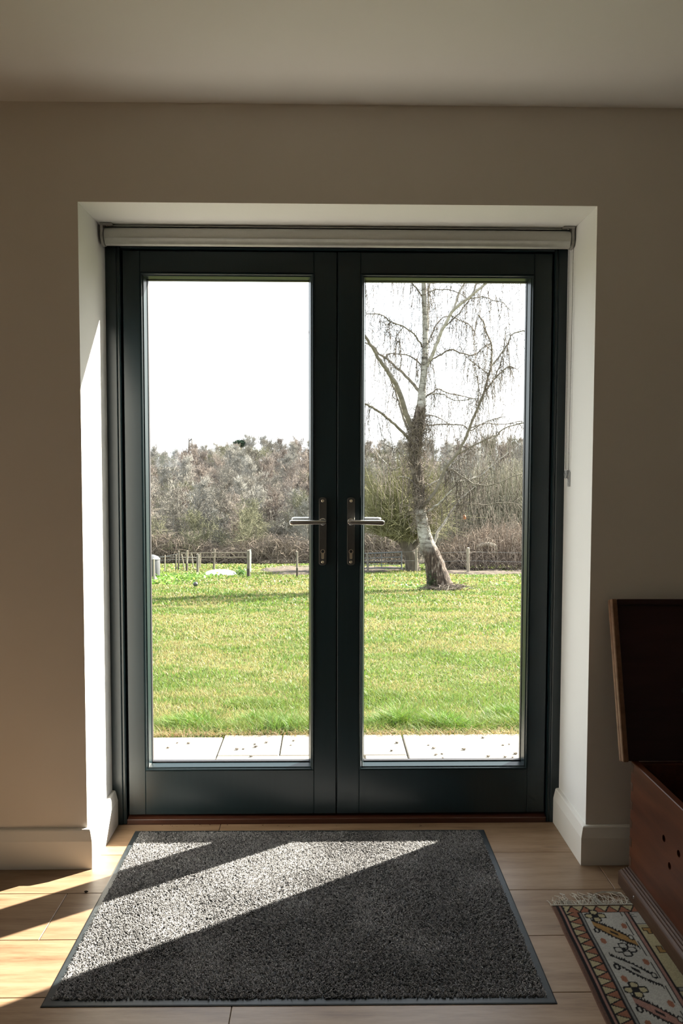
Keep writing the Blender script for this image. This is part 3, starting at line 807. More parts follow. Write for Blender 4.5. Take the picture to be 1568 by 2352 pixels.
# ================================================================== CHEST
def mat_wood(name, c0, c1, c2, rough=0.42, st=(14, 1.5, 14), sc=2.0, bs=0.15):
    m, n, l, b, o = new_mat(name)
    vec = coords(n, l, st, True)
    t = noise(n, l, sc, 8, 0.65, vec); t2 = noise(n, l, 1.1, 3, 0.5, coords(n, l, (2, 2, 2)))
    r = ramp(n, l, t.outputs['Fac'], [(0.30, c0), (0.5, c1), (0.70, c2)])
    mx = n.new('ShaderNodeMix'); mx.data_type = 'RGBA'; mx.blend_type = 'MULTIPLY'; mx.inputs[0].default_value = 0.6
    r2 = ramp(n, l, t2.outputs['Fac'], [(0.3, (0.55, 0.5, 0.48)), (0.65, (1, 1, 1))])
    l.new(r.outputs[0], mx.inputs[6]); l.new(r2.outputs[0], mx.inputs[7])
    l.new(mx.outputs[2], b.inputs['Base Color']); b.inputs['Roughness'].default_value = rough; b.inputs['Specular IOR Level'].default_value = 0.28
    bump(n, l, b, t.outputs['Fac'], bs, 0.001); return m
M['chest'] = mat_wood('waxed_brown_pine', (0.050, 0.0150, 0.0065), (0.085, 0.026, 0.011), (0.12, 0.040, 0.017))
M['chest_lid'] = mat_wood('dark_red_lid', (0.020, 0.0055, 0.0045), (0.030, 0.009, 0.007), (0.042, 0.013, 0.010), 0.5, (1.5, 14, 14))
M['chest_edge'] = mat_wood('worn_lid_edge', (0.12, 0.06, 0.03), (0.19, 0.10, 0.055), (0.25, 0.14, 0.08), 0.5)
M['plinth'] = mat_wood('worn_reeded_plinth', (0.042, 0.020, 0.011), (0.070, 0.035, 0.020), (0.115, 0.066, 0.043), 0.5)
M['iron'] = varied('dark_iron', (0.006, 0.006, 0.006), (0.014, 0.013, 0.012), 30, 0.55)
M['cloth_grey'] = varied('grey_blue_wool', (0.11, 0.125, 0.15), (0.16, 0.175, 0.20), 60, 0.95, 0.3, 0.001, spec=0.1)
CHX0, CHX1, CHY0, CHY1, CHZ0, CHZ1 = 0.866, 1.86, -0.625, -0.150, 0.014, 0.385
tk = 0.022
chest = empty('blanket_chest', ((CHX0+CHX1)/2, (CHY0+CHY1)/2, 0.0065), 'open brown wooden blanket chest standing on the rug, lid against the wall', 'chest')
holes = []
for (px, py) in ((1524, 1926), (1558, 1961), (1537, 1989)):
    d = ray(px, py); p = CAM + d*(CHX0-CAM[0])/d[0]; holes.append((p[1], p[2]))
holes.append((holes[0][0]+holes[2][0]-holes[0][0] + (holes[1][0]-holes[0][0]), holes[1][1]+holes[2][1]-holes[0][1]))
ep = MB().box(CHX0, CHX0+tk, CHY0, CHY1, CHZ0, CHZ1, 0.002).build('end_panel', M['chest'], chest)
cut = MB()
for hy_, hz_ in holes: cut.lathe((CHX0-0.02, hy_, hz_), [(0.0095, 0.0), (0.0095, 0.08)], 18, 0)
co = cut.build('hole_cutter', None)
bm_ = ep.modifiers.new('holes', 'BOOLEAN'); bm_.operation = 'DIFFERENCE'; bm_.object = co; bm_.solver = 'EXACT'
co_par_off = ep
bpy.context.view_layer.update()
dg = bpy.context.evaluated_depsgraph_get()
nm = bpy.data.meshes.new_from_object(ep.evaluated_get(dg)); ep.modifiers.clear(); ep.data = nm
bpy.data.objects.remove(co)
MB().box(CHX1-tk, CHX1, CHY0, CHY1, CHZ0, CHZ1, 0.002).build('end_panel', M['chest'], chest)
MB().box(CHX0+tk, CHX1-tk, CHY0, CHY0+tk, CHZ0, CHZ1, 0.002).build('front_panel', M['chest'], chest)
MB().box(CHX0+tk, CHX1-tk, CHY1-tk, CHY1, CHZ0, CHZ1-0.003, 0.002).build('back_panel', M['chest'], chest)
MB().box(CHX0+tk, CHX1-tk, CHY0+tk, CHY1-tk, CHZ0+0.004, CHZ0+0.02).build('bottom_board', M['chest'], chest)
for i in range(6):                     # dovetail ends showing on the corner
    z = 0.075+i*0.056
    MB().add([(CHX0-0.0006, CHY1-0.018, z), (CHX0-0.0006, CHY1-0.0015, z-0.004), (CHX0-0.0006, CHY1-0.0015, z+0.026), (CHX0-0.0006, CHY1-0.018, z+0.022),
              (CHX0+0.0005, CHY1-0.018, z), (CHX0+0.0005, CHY1-0.0015, z-0.004), (CHX0+0.0005, CHY1-0.0015, z+0.026), (CHX0+0.0005, CHY1-0.018, z+0.022)],
             [(0,1,2,3),(7,6,5,4),(0,4,5,1),(1,5,6,2),(2,6,7,3),(3,7,4,0)]).build('dovetail', M['plinth'], ep)
# reeded plinth, running round end, front and back
pp = [(0.0, 0.0065), (0.0280, 0.0065), (0.0280, 0.044), (0.0268, 0.0470), (0.0235, 0.0485)]
for k in range(3):
    a0 = 0.0235-k*0.0070; z0 = 0.0485+k*0.0042
    pp += [(a0-0.001, z0+0.0008), (a0-0.0035, z0+0.0045), (a0-0.006, z0+0.0040), (a0-0.0066, z0+0.0018)]
pp += [(0.0, 0.066)]
frs = [lambda a, b: (CHX0-a, CHY1+a*0.3, b), lambda a, b: (CHX0-a, CHY0-a, b), lambda a, b: (CHX1+a, CHY0-a, b), lambda a, b: (CHX1+a, CHY1+a*0.3, b)]
pl_ = MB().sweep([(a+0.0003, b) for a, b in pp], frs).build('plinth', M['plinth'], chest)
MB().lathe((CHX0-0.0283, -0.262, 0.030), [(0.0045, 0.0002), (0.0040, -0.0012), (0.001, -0.0018)], 12, 0).build('nail_head', M['steel'], pl_)
# lid: hinged at the back, leaning on the wall
lid_len = 0.478; lid_ang = math.asin((0.123)/lid_len)
Lx0, Lx1 = 0.833, 1.892
def lidp(x, s, d):
    """s: along the lid from the hinge, d: out of the inner face towards the room"""
    oy, oz = -0.143, 0.381
    return (x, oy + s*math.sin(lid_ang) - d*math.cos(lid_ang), oz + s*math.cos(lid_ang) + d*math.sin(lid_ang))
def lid_box(x0, x1, s0, s1, d0, d1, name, mat, parent):
    mb = MB().box(x0, x1, s0, s1, d0, d1, 0.0022); mb.v = [lidp(*p) for p in mb.v]; return mb.build(name, mat, parent)
lid = lid_box(Lx0+0.002, Lx1-0.002, 0.001, lid_len-0.001, 0.0, 0.016, 'lid', M['chest_lid'], chest)
for (a, b, nm_) in ((Lx0, Lx0+0.017, 'side'), (Lx1-0.017, Lx1, 'side')):
    lid_box(a, b, 0.0, lid_len, 0.0165, 0.034, 'lid_side_moulding', M['chest_edge'], lid)
    lid_box(a-0.0004, b-0.010, 0.0, lid_len, -0.0004, 0.0162, 'lid_edge_strip', M['chest_edge'], lid)
lid_box(Lx0+0.018, Lx1-0.018, lid_len-0.018, lid_len, 0.0165, 0.030, 'lid_front_moulding', M['chest_lid'], lid)
for xs in (1.04, 1.68):                # strap stays
    sp_ = [lidp(xs, 0.20, 0.019), lidp(xs+0.006, 0.12, 0.030), (xs+0.022, CHY1-0.070, 0.40), (xs+0.030, CHY1-0.085, 0.355)]
    mb = MB(); sw = 0.009
    pth = smooth_path(sp_, 5)
    wd = np.linspace(0.006, 0.013, len(pth))
    mb.sweep([(-1, -0.0012), (1, -0.0012), (1, 0.0012), (-1, 0.0012)], [(lambda a, b, p=p, w_=w_: (p[0]+a*w_, p[1]+b, p[2]+b*0.3)) for p, w_ in zip(pth, wd)])
    sty = mb.build('lid_stay', M['iron'], chest)
    c0 = lidp(xs, 0.203, 0.0165)
    MB().lathe((c0[0], c0[1], c0[2]), [(0.010, 0.002), (0.010, -0.002), (0.006, -0.006), (0.002, -0.007)], 14, 1).build('stay_rivet', M['iron'], sty)
# folded blanket in the chest
def pillow_mesh(cx, cy, cz, hx_, hy_, hz_, seed):
    q = random.Random(seed); n, m_ = 28, 14; V = []; Fc = []
    for i in range(m_+1):
        th = -math.pi/2 + math.pi*i/m_
        for j in range(n):
            a = 2*math.pi*j/n
            def sp(v, e): return math.copysign(abs(v)**e, v)
            x = sp(math.cos(th), 0.45)*sp(math.cos(a), 0.35); y = sp(math.cos(th), 0.45)*sp(math.sin(a), 0.35); z = sp(math.sin(th), 0.6)
            wv = 1+0.025*math.sin(7*a+3*th)+0.02*q.uniform(-1, 1)
            V.append((cx+hx_*x*wv, cy+hy_*y*wv, cz+hz_*z*(1+0.08*math.sin(5*x+2)*math.cos(4*y))))
    for i in range(m_):
        for j in range(n):
            k = (j+1) % n; Fc.append((i*n+j, i*n+k, (i+1)*n+k, (i+1)*n+j))
    return MB().add(V, Fc)
tag(pillow_mesh(1.19, -0.40, 0.200, 0.205, 0.17, 0.150, 3).build('folded_blanket', M['cloth_grey'], loc=(1.19, -0.40, 0.035), smooth=True), 'grey-blue folded blanket inside the open chest', 'blanket')

# ================================================================== PATIO
M['slab'] = varied('pale_sandstone', (0.20, 0.185, 0.16), (0.25, 0.235, 0.205), 5, 0.85, 0.25, 0.004, rnd=True)
M['bedding'] = varied('sandy_joint', (0.035, 0.030, 0.022), (0.06, 0.052, 0.04), 30, 0.95)
PZ = -0.10
patio = structure(MB().box(-6, 6, YO+0.002, 1.50, -0.30, PZ-0.014).build('patio', M['bedding']), 'pale stone paving outside the doors', 'paving')
slabs = [(-1.50, -0.555, 0.42, 1.50), (-0.549, -0.260, 1.243, 1.53), (-0.255, 0.343, 1.243, 1.53), (-0.549, 0.140, 0.42, 1.236), (0.146, 0.343, 0.42, 1.236),
         (0.350, 1.25, 0.60, 1.53), (1.257, 2.1, 0.42, 1.52), (0.350, 1.25, 0.42, 0.593), (-2.4, -1.507, 0.42, 1.49), (-3.6, -2.407, 0.42, 1.49), (2.107, 3.4, 0.42, 1.50), (-6, -3.607, 0.42, 1.49), (3.407, 6, 0.42, 1.5)]
for (a, b_, c, d) in slabs:
    MB().box(a, b_, c, d, PZ-0.03, PZ, 0.004).build('slab', M['slab'], patio)
M['pebble'] = varied('dark_gravel', (0.05, 0.045, 0.04), (0.16, 0.14, 0.12), 60, 0.85, rnd=True)
peb = [(407,1707),(433,1708),(386,1718),(585,1710),(587,1716),(612,1706),(559,1721),(544,1722),(577,1738),(674,1702),(668,1712),(911,1707),(899,1725),(984,1712),(996,1719),(1001,1734),(1015,1732),(1065,1722),(1109,1695),(1155,1712),(1169,1710),(1121,1738),(1160,1739),(1177,1740),(1184,1732),(478,1751),(1017,1742)]
for i, (px, py) in enumerate(peb):
    p = at_z(px, py, PZ+0.0005); r_ = 0.0045 + 0.004*((i*37) % 10)/10
    where = 'the large left paving slab' if px < 500 else 'the square middle slab seen through the left door' if px < 648 else 'the slab beside the meeting stiles' if px < 935 else 'the large right paving slab'
    lump('pebble', p, r_, M['pebble'], i, 'small dark stone lying on ' + where, 'pebble', 'pebbles on the paving', 0.55)

# ================================================================== LAND
def mat_land():
    m, n, l, b, o = new_mat('rough_turf')
    vec = coords(n, l)
    t1 = noise(n, l, 0.45, 6, 0.65, vec); t2 = noise(n, l, 9.0, 8, 0.75, vec)
    mx = n.new('ShaderNodeMix'); mx.data_type = 'FLOAT'; mx.inputs[0].default_value = 0.5
    l.new(t1.outputs['Fac'], mx.inputs[2]); l.new(t2.outputs['Fac'], mx.inputs[3])
    r = ramp(n, l, mx.outputs[0], [(0.34, (0.038, 0.048, 0.014)), (0.48, (0.068, 0.082, 0.023)), (0.62, (0.11, 0.11, 0.042))])
    l.new(r.outputs[0], b.inputs['Base Color']); b.inputs['Roughness'].default_value = 0.95; b.inputs['Specular IOR Level'].default_value = 0.1
    bump(n, l, b, t2.outputs['Fac'], 0.7, 0.05); return m
M['land'] = mat_land()
M['litter'] = varied('leaf_litter', (0.045, 0.039, 0.031), (0.085, 0.075, 0.060), 0.8, 0.95, 0.5, 0.3, spec=0.1)
def grid_land(name, mat, xs, ys, label, cat):
    X, Y = np.meshgrid(xs, ys, indexing='ij'); Z = ground_z(X, Y)
    far = np.clip((Y-8)/30, 0, 1); Z = Z + (vnoise(X, Y, 31, 0.35)-0.5)*0.10*far + (vnoise(X, Y, 32, 0.05)-0.5)*1.2*np.clip((Y-60)/60, 0, 1)
    Z = np.where((Y < 1.56) & (Y > -8), np.minimum(Z, -0.13), Z)
    V = np.stack([X, Y, Z], -1).reshape(-1, 3); idx = np.arange(X.size).reshape(X.shape)
    Qd = np.stack([idx[:-1, :-1], idx[1:, :-1], idx[1:, 1:], idx[:-1, 1:]], -1).reshape(-1, 4)
    me = mesh_tris(name, V, Qd, mat); me.polygons.foreach_set('use_smooth', [True]*len(me.polygons))
    return structure(add_obj(name, me), label, cat)
xs = np.concatenate([np.arange(-120, -20, 8), np.arange(-20, 20, 0.8), np.arange(20, 121, 8)])
grid_land('lawn', M['land'], xs, np.concatenate([[1.50], np.arange(2, 66.5, 0.75)]), 'sloping garden lawn and pasture beyond the paving', 'lawn')
grid_land('wooded_slope', M['litter'], np.arange(-160, 161, 4.0), np.concatenate([np.arange(65.75, 330, 4.0)]), 'brown leaf-littered hillside under the bare wood', 'hillside')
structure(MB().box(-60, 60, -60, YN-0.3, -0.35, -0.15).build('back_garden', M['land']), 'level turf behind the house', 'ground')

# grass blades
def blades(rsd, x, y, z, h, wd, cols, lean):
    N = len(x); a = rsd.uniform(0, 2*math.pi, N); ca, sa = np.cos(a), np.sin(a)
    la = rsd.uniform(0, 2*math.pi, N); lx, ly = np.cos(la)*lean*h, np.sin(la)*lean*h
    V = np.zeros((N, 5, 3), np.float32)
    for k, (t, ww) in enumerate(((0, 1.0), (0, -1.0), (0.55, 0.8), (0.55, -0.8), (1.0, 0))):
        dr = t*t
        V[:, k, 0] = x + ca*wd*ww + lx*dr; V[:, k, 1] = y + sa*wd*ww + ly*dr; V[:, k, 2] = z + h*t*(1-0.25*lean*t)
    b0 = np.arange(N)*5
    T = np.concatenate([np.stack([b0, b0+1, b0+3], 1), np.stack([b0, b0+3, b0+2], 1), np.stack([b0+2, b0+3, b0+4], 1)])
    return V.reshape(-1, 3), T, np.repeat(cols[:, None, :], 5, 1).reshape(-1, 3)
def grass():
    r = np.random.RandomState(11); VV = []; TT = []; CC = []; base = 0
    bands = [(1.47, 1.95, 2.3, 9000, 0.060, 0.0017), (1.95, 3.2, 2.5, 6500, 0.042, 0.0019), (3.2, 6, 3.3, 2600, 0.040, 0.0032), (6, 11, 5.0, 900, 0.045, 0.0058), (11, 19, 7.0, 330, 0.055, 0.011), (19, 32, 10.5, 110, 0.075, 0.020), (32, 64, 24, 16, 0.11, 0.05)]
    for (y0, y1, hw, dens, h0, w0) in bands:
        N = int((y1-y0)*2*hw*dens)
        x = r.uniform(-hw, hw, N)+0.25; y = r.uniform(y0, y1, N)
        edge = 1.545 + 0.05*(vnoise(x, y*0, 41, 4)-0.5) + 0.03*(vnoise(x, y*0, 42, 17)-0.5)
        keep = (y > edge); x, y = x[keep], y[keep]; N = len(x)
        tuft = vnoise(x, y, 43, 1.9)*0.6+vnoise(x, y, 44, 4.5)*0.4
        dry = vnoise(x, y, 45, 1.1)*0.55+vnoise(x, y, 46, 5.0)*0.45
        near = np.clip(1-(y-1.55)/0.75, 0, 1)
        h = h0*(0.55+0.6*r.rand(N))*(0.55+0.9*tuft) * (1+near*(0.5+2.6*np.clip(tuft-0.45, 0, 1)))
        ln = r.uniform(0.25, 0.95, N)
        g = np.stack([0.075+0.045*r.rand(N), 0.122+0.05*r.rand(N), 0.020+0.02*r.rand(N)], 1)
        st = np.stack([0.185+0.06*r.rand(N), 0.172+0.045*r.rand(N), 0.064+0.03*r.rand(N)], 1)
        mixv = np.clip((dry-0.36)*2.4*(1-near*0.9) + 0.12 - (tuft-0.5)*0.9, 0.02, 0.85)
        isdry = r.rand(N) < mixv
        col = np.where(isdry[:, None], st, g)
        rich = np.clip((tuft-0.5)*2.4, 0, 1)*np.clip(near+0.25, 0, 1); col = col*(1-rich[:, None]*np.array([0.42, 0.16, 0.35]))
        z = ground_z(x, y) - 0.004 + ((vnoise(x, y, 31, 0.35)-0.5)*0.10)*np.clip((y-8)/30, 0, 1)
        V, T, C = blades(r, x, y, z, h, w0*(0.7+0.6*r.rand(N)), col, ln)
        VV.append(V); TT.append(T+base); CC.append(C); base += len(V)
    # long tufts along the paving, and dry thatch hanging over its edge
    tufts = [(360, 1682, .16, .07, 0), (395, 1676, .13, .09, 0), (440, 1680, .16, .14, 1), (505, 1688, .10, .09, 0), (560, 1684, .13, .10, 0), (600, 1672, .16, .13, 1), (640, 1684, .14, .11, 0), (685, 1684, .16, .13, 1), (585, 1620, .20, .06, 0), (850, 1686, .13, .09, 0), (880, 1680, .13, .12, 1), (915, 1676, .11, .18, 1), (955, 1682, .11, .11, 0), (1010, 1678, .13, .15, 1), (1045, 1686, .12, .12, 1), (1090, 1682, .12, .10, 0), (1130, 1676, .14, .09, 0), (1165, 1650, .13, .11, 1), (1190, 1676, .14, .10, 0), (850, 1600, .2, .06, 0), (720, 1685, .16, .11, 0), (780, 1684, .16, .12, 1), (300, 1685, .2, .10, 0), (1260, 1680, .2, .1, 1)]
    for (px, py, rad_, hh, rich) in tufts:
        c = ground_at(px, py); N = int(1500*rad_/.13); a = r.uniform(0, 6.28, N); d = rad_*np.sqrt(r.rand(N))
        x = c[0]+d*np.cos(a); y = np.maximum(c[1]+0.02+d*np.sin(a)*0.8, 1.50); z = ground_z(x, y)
        h = hh*(0.45+0.65*r.rand(N))*(1-0.5*(d/rad_)**2)
        g = np.stack([0.062+0.065*r.rand(N), 0.125+0.08*r.rand(N), 0.014+0.02*r.rand(N)], 1) if rich else np.stack([0.075+0.07*r.rand(N), 0.125+0.07*r.rand(N), 0.02+0.02*r.rand(N)], 1)
        V, T, C = blades(r, x, y, z, h, 0.0016*(0.7+0.6*r.rand(N)), g, r.uniform(0.4, 1.2, N)); VV.append(V); TT.append(T+base); CC.append(C); base += len(V)
    N = 5000; x = r.uniform(-2.3, 2.6, N); y = 1.535+r.normal(0, 0.018, N); z = np.full(N, PZ-0.004); h = r.uniform(0.012, 0.05, N)
    g = np.stack([0.17+0.10*r.rand(N), 0.135+0.07*r.rand(N), 0.06+0.04*r.rand(N)], 1)
    V, T, C = blades(r, x, y, z, h, np.full(N, 0.0012), g, r.uniform(0.8, 2.2, N)); VV.append(V); TT.append(T+base); CC.append(C); base += len(V)
    return np.concatenate(VV), np.concatenate(TT), np.concatenate(CC)
V, T, C = grass()
tag(add_obj('lawn_grass', mesh_tris('lawn_grass', V, T, M['grass'], C)), 'short sunlit grass with longer tufts along the paving edge', 'grass', kind='stuff')

# bare churned earth in the pasture, behind the fence
M['mud'] = varied('churned_earth', (0.048, 0.039, 0.031), (0.11, 0.090, 0.073), 7, 0.95, 0.9, 0.08, detail=8, spec=0.1)
def mud(name, pix, label, seed):
    pts = np.array([ground_at(*p) for p in pix]); c = pts.mean(0); rr = np.random.RandomState(seed)
    n = 40; V = [(c[0], c[1], float(ground_z(c[0], c[1]))+0.05)]; Fc = []
    pth = smooth_path(np.vstack([pts, pts[:1]])[:, :2], 5)[:-1]; n = len(pth); rings = 9
    for k in range(1, rings+1):
        t = k/rings
        for p in pth:
            x, y = c[0]+(p[0]-c[0])*t, c[1]+(p[1]-c[1])*t
            V.append((x, y, float(ground_z(x, y))+0.03+(0.09*rr.rand() if k < rings else -0.12)))
    for i in range(n): Fc.append((0, 1+i, 1+(i+1) % n))
    for k in range(rings-1):
        for i in range(n):
            j = (i+1) % n; a = 1+k*n; b_ = a+n; Fc.append((a+i, b_+i, b_+j, a+j))
    o = MB().add(V, Fc).build(name, M['mud']); return structure(o, label, 'earth')
mud('earth_patch', [(590, 1309), (620, 1321), (700, 1323), (760, 1322), (830, 1318), (930, 1313), (940, 1306), (850, 1303), (720, 1303), (650, 1302)], 'churned brown earth in the pasture behind the middle post', 1)
mud('trodden_track', [(1000, 1316), (1080, 1323), (1200, 1321), (1320, 1322), (1340, 1312), (1200, 1310), (1080, 1309)], 'grey trodden earth track behind the birch', 2)

# ================================================================== BIRCH
def mat_birch():
    m, n, l, b, o = new_mat('birch_bark')
    tc = n.new('ShaderNodeTexCoord')
    a = n.new('ShaderNodeAttribute'); a.attribute_name = 'tint'
    v1 = coords(n, l, (3.2, 3.2, 0.9)); rid = noise(n, l, 5.5, 5, 0.6, v1)
    v2 = coords(n, l, (2.0, 2.0, 7.0)); scar = noise(n, l, 2.6, 5, 0.7, v2)
    white = ramp(n, l, scar.outputs['Fac'], [(0.36, (0.06, 0.05, 0.042)), (0.47, (0.25, 0.235, 0.21)), (0.62, (0.38, 0.365, 0.335))])
    rough_ = ramp(n, l, rid.outputs['Fac'], [(0.44, (0.030, 0.021, 0.016)), (0.56, (0.080, 0.057, 0.044)), (0.66, (0.26, 0.225, 0.19))])
    mx = n.new('ShaderNodeMix'); mx.data_type = 'RGBA'
    l.new(a.outputs['Color'], mx.inputs[0]); l.new(white.outputs[0], mx.inputs[6]); l.new(rough_.outputs[0], mx.inputs[7])
    l.new(mx.outputs[2], b.inputs['Base Color']); b.inputs['Roughness'].default_value = 0.85; b.inputs['Specular IOR Level'].default_value = 0.2
    bump(n, l, b, rid.outputs['Fac'], 0.8, 0.03)
    return m
M['birch'] = mat_birch()
M['limb'] = varied('birch_limb', (0.095, 0.080, 0.062), (0.20, 0.175, 0.14), 4, 0.85, 0.2, 0.01, stretch=(1, 1, 3), rnd=True)
M['limb_white'] = varied('pale_birch_limb', (0.22, 0.20, 0.17), (0.42, 0.39, 0.345), 5, 0.8, 0.2, 0.01, stretch=(1, 1, 3), rnd=True)
M['twig'] = varied('birch_twig', (0.055, 0.042, 0.033), (0.10, 0.08, 0.062), 3, 0.9)
tb = ground_at(1012, 1354); TY = float(tb[1]); PXM = F_PX/float((tb-CAM)@_fw)
birch = empty('birch_tree', tb, 'leaning old birch with bare drooping branches on the lawn', 'tree')
def bp3(px, py, off=0.0): return at_y(px, py, TY+off)
C1 = lambda a, b: (820+a/3.824, 640+b/3.824)
C2_ = lambda a, b: (820+a/3.824, 1000+b/3.824)
tr = [(1016, 1362, 68), (1010, 1345, 58), (999, 1301, 45), (990, 1272, 39), (980, 1246, 33), (970, 1204, 27), (964, 1157, 25), (961, 1105, 26), (953, 1052, 27), (955, 1006, 31), (961, 967, 28), (967, 928, 21), (970, 888, 16.5), (974, 849, 15.5), (976, 797, 13), (976, 745, 12), (974, 692, 11), (973, 650, 10), (972, 560, 8), (968, 440, 5), (970, 330, 2.5)]
P = smooth_path([tuple(bp3(a, b)) + (w_/2/PXM,) for a, b, w_ in tr], 5)
sides = 14; lv, lf = tube_arrays([(P[:, :3], P[:, 3])], sides)
rb = np.random.RandomState(5)
cen = np.repeat(P[:, :3], sides, 0); rad = np.repeat(P[:, 3], sides)
lv = cen + (lv-cen)*(1+0.10*(rb.rand(len(lv), 1)-0.5)*np.clip(rad[:, None]/0.12, 0, 1))
hgt = cen[:, 2]-tb[2]
zlow = float(bp3(975, 1235)[2]-tb[2]); z_a = float(bp3(961, 1175)[2]-tb[2]); z_b = float(bp3(965, 930)[2]-tb[2])
tint = np.where(hgt < zlow, np.clip((zlow-hgt)/0.35, 0, 1), np.where((hgt > z_a) & (hgt < z_b), 0.92, 0.0))
me = bpy.data.meshes.new('trunk'); me.from_pydata((lv-np.array(tb)).tolist(), [], lf); fix_normals(me)
at = me.color_attributes.new('tint', 'FLOAT_COLOR', 'POINT'); cc = np.ones((len(lv), 4), np.float32); cc[:, :3] = tint[:, None]; at.data.foreach_set('color', cc.ravel())
me.materials.append(M['birch']); smooth_by_angle(me, 70); add_obj('trunk', me, birch)
# limbs: (crop, points, width px start, end, depth gain per metre, pale)
limbs = [
 (1, [(600,560),(618,420),(620,300),(625,150),(635,40),(640,-120)], 6, 3, 0.2, 1),
 (1, [(480,1320),(430,1180),(370,1000),(320,900),(260,800),(200,720),(150,630),(75,510),(-60,330)], 13, 5, -0.35, 0),
 (1, [(450,1330),(410,1230),(380,1120),(350,1030),(310,930),(280,840)], 7, 3, 0.5, 0),
 (1, [(560,1010),(530,970),(470,900),(390,820),(320,760),(260,700),(190,660),(150,600),(60,560)], 8, 3, 0.4, 0),
 (1, [(470,1420),(420,1370),(330,1280),(240,1205),(130,1130),(75,1105),(-80,1040)], 7, 4, -0.5, 0),
 (1, [(600,790),(640,710),(680,620),(730,490),(790,370),(850,270),(960,180),(1060,100),(1130,40),(1240,-80)], 9, 5, -0.3, 1),
 (1, [(845,275),(900,120),(940,40),(960,-60)], 5, 2.5, 0.2, 1),
 (1, [(760,430),(870,330),(960,220),(1030,110),(1045,30)], 3.2, 2, 0.4, 0),
 (1, [(575,610),(565,590),(500,490),(400,420),(290,380),(215,320),(80,308)], 4, 2, -0.6, 0),
 (1, [(400,425),(350,500),(340,540),(375,560)], 2, 1.2, 0, 0),
 (1, [(290,380),(265,405),(200,370)], 2, 1.2, 0, 0),
 (1, [(575,760),(560,755),(460,680),(290,660),(240,700)], 3.5, 2, 0.5, 0),
 (1, [(630,730),(650,715),(740,665),(820,625),(920,655),(1010,675),(1060,650),(1110,600),(1170,570)], 4, 2, 0.45, 0),
 (1, [(610,600),(660,470),(720,370),(790,325)], 3, 2, 0.5, 0),
 (1, [(625,120),(690,100),(820,100),(930,150)], 2.8, 1.6, 0.3, 0),
 (1, [(1000,175),(1110,160),(1190,190),(1275,210),(1340,280)], 2.6, 1.4, 0.2, 0),
 (1, [(820,320),(900,365),(990,410),(1025,460)], 2.6, 1.4, 0.2, 0),
 (1, [(580,170),(540,110),(490,45),(460,-60)], 3.6, 2.4, -0.4, 0),
 (2, [(580,640),(600,600),(690,480),(740,370),(780,280),(870,170),(960,10),(990,-80),(1040,-200),(1110,-360),(1140,-480),(1160,-550),(1180,-640),(1175,-820),(1130,-910),(1110,-1000),(1060,-1060)], 9, 2.4, -0.25, 0),
 (1, [(1183,765),(1280,640),(1330,560),(1360,490),(1470,460),(1560,520)], 4, 2, 0.3, 0),
 (1, [(1125,990),(1200,890),(1290,800),(1345,770),(1400,800)], 4, 1.8, -0.4, 0),
 (1, [(1210,870),(1260,740),(1290,600),(1310,420)], 2.8, 1.4, 0.3, 0),
 (1, [(1062,1130),(1065,960),(1055,850)], 3.4, 2, 0.4, 0),
 (1, [(1155,840),(1040,750),(960,690),(900,590)], 2.4, 1.3, 0.3, 0),
 (1, [(590,1050),(650,1000),(720,970),(800,1005),(920,1030),(1040,1060)], 3.4, 1.6, 0.5, 0),
 (1, [(640,1005),(760,1020),(860,1070),(1040,1050)], 2.8, 1.5, -0.5, 0),
 (1, [(580,1290),(750,1280),(920,1290),(1000,1330),(1110,1275),(1260,1280),(1450,1250)], 3.2, 1.5, 0.4, 0),
 (1, [(590,1200),(690,1210),(820,1280)], 2.8, 1.4, -0.3, 0),
 (1, [(985,1310),(1110,1270),(1190,1235),(1290,1210)], 2.4, 1.3, 0.3, 0),
 (2, [(870,170),(1000,100),(1120,40),(1220,0),(1300,-65),(1460,-110),(1600,-150)], 3.8, 2.0, -0.5, 0),
 (2, [(780,295),(850,310),(950,380),(1050,430),(1200,430),(1400,350),(1520,330)], 3.6, 1.8, -0.4, 0),
 (2, [(870,412),(960,390),(1080,350),(1180,270),(1260,205),(1330,150)], 4.4, 2.6, 0.5, 1),
 (2, [(900,400),(900,290),(890,190)], 2.4, 1.4, 0.3, 1),
 (2, [(770,310),(850,240),(920,190),(1000,110)], 3.6, 2, 0.5, 1),
 (2, [(650,960),(680,930),(720,830),(780,740),(850,640),(905,560),(920,510)], 9, 3, 0.5, 1),
 (2, [(905,560),(1010,470),(1060,430),(1160,330)], 3, 1.6, 0.3, 1),
 (2, [(870,615),(1000,600),(1130,610),(1280,590),(1400,600)], 2.6, 1.6, -0.4, 0),
 (2, [(590,690),(620,665),(690,620),(770,550),(830,480)], 7, 3, -0.5, 1),
 (2, [(600,450),(640,430),(720,385)], 4, 2.5, 0.5, 1),
 (2, [(500,420),(440,370),(360,360)], 3, 1.6, 0.4, 1),
 (2, [(500,330),(440,220),(350,130),(280,100)], 3, 1.5, 0.4, 0),
 (2, [(480,150),(340,300),(240,230),(160,130),(150,80)], 2.8, 1.6, 0.6, 1),
]
tw = []                              # twigs, one mesh
tops = []
samp = []
rq = random.Random(77)
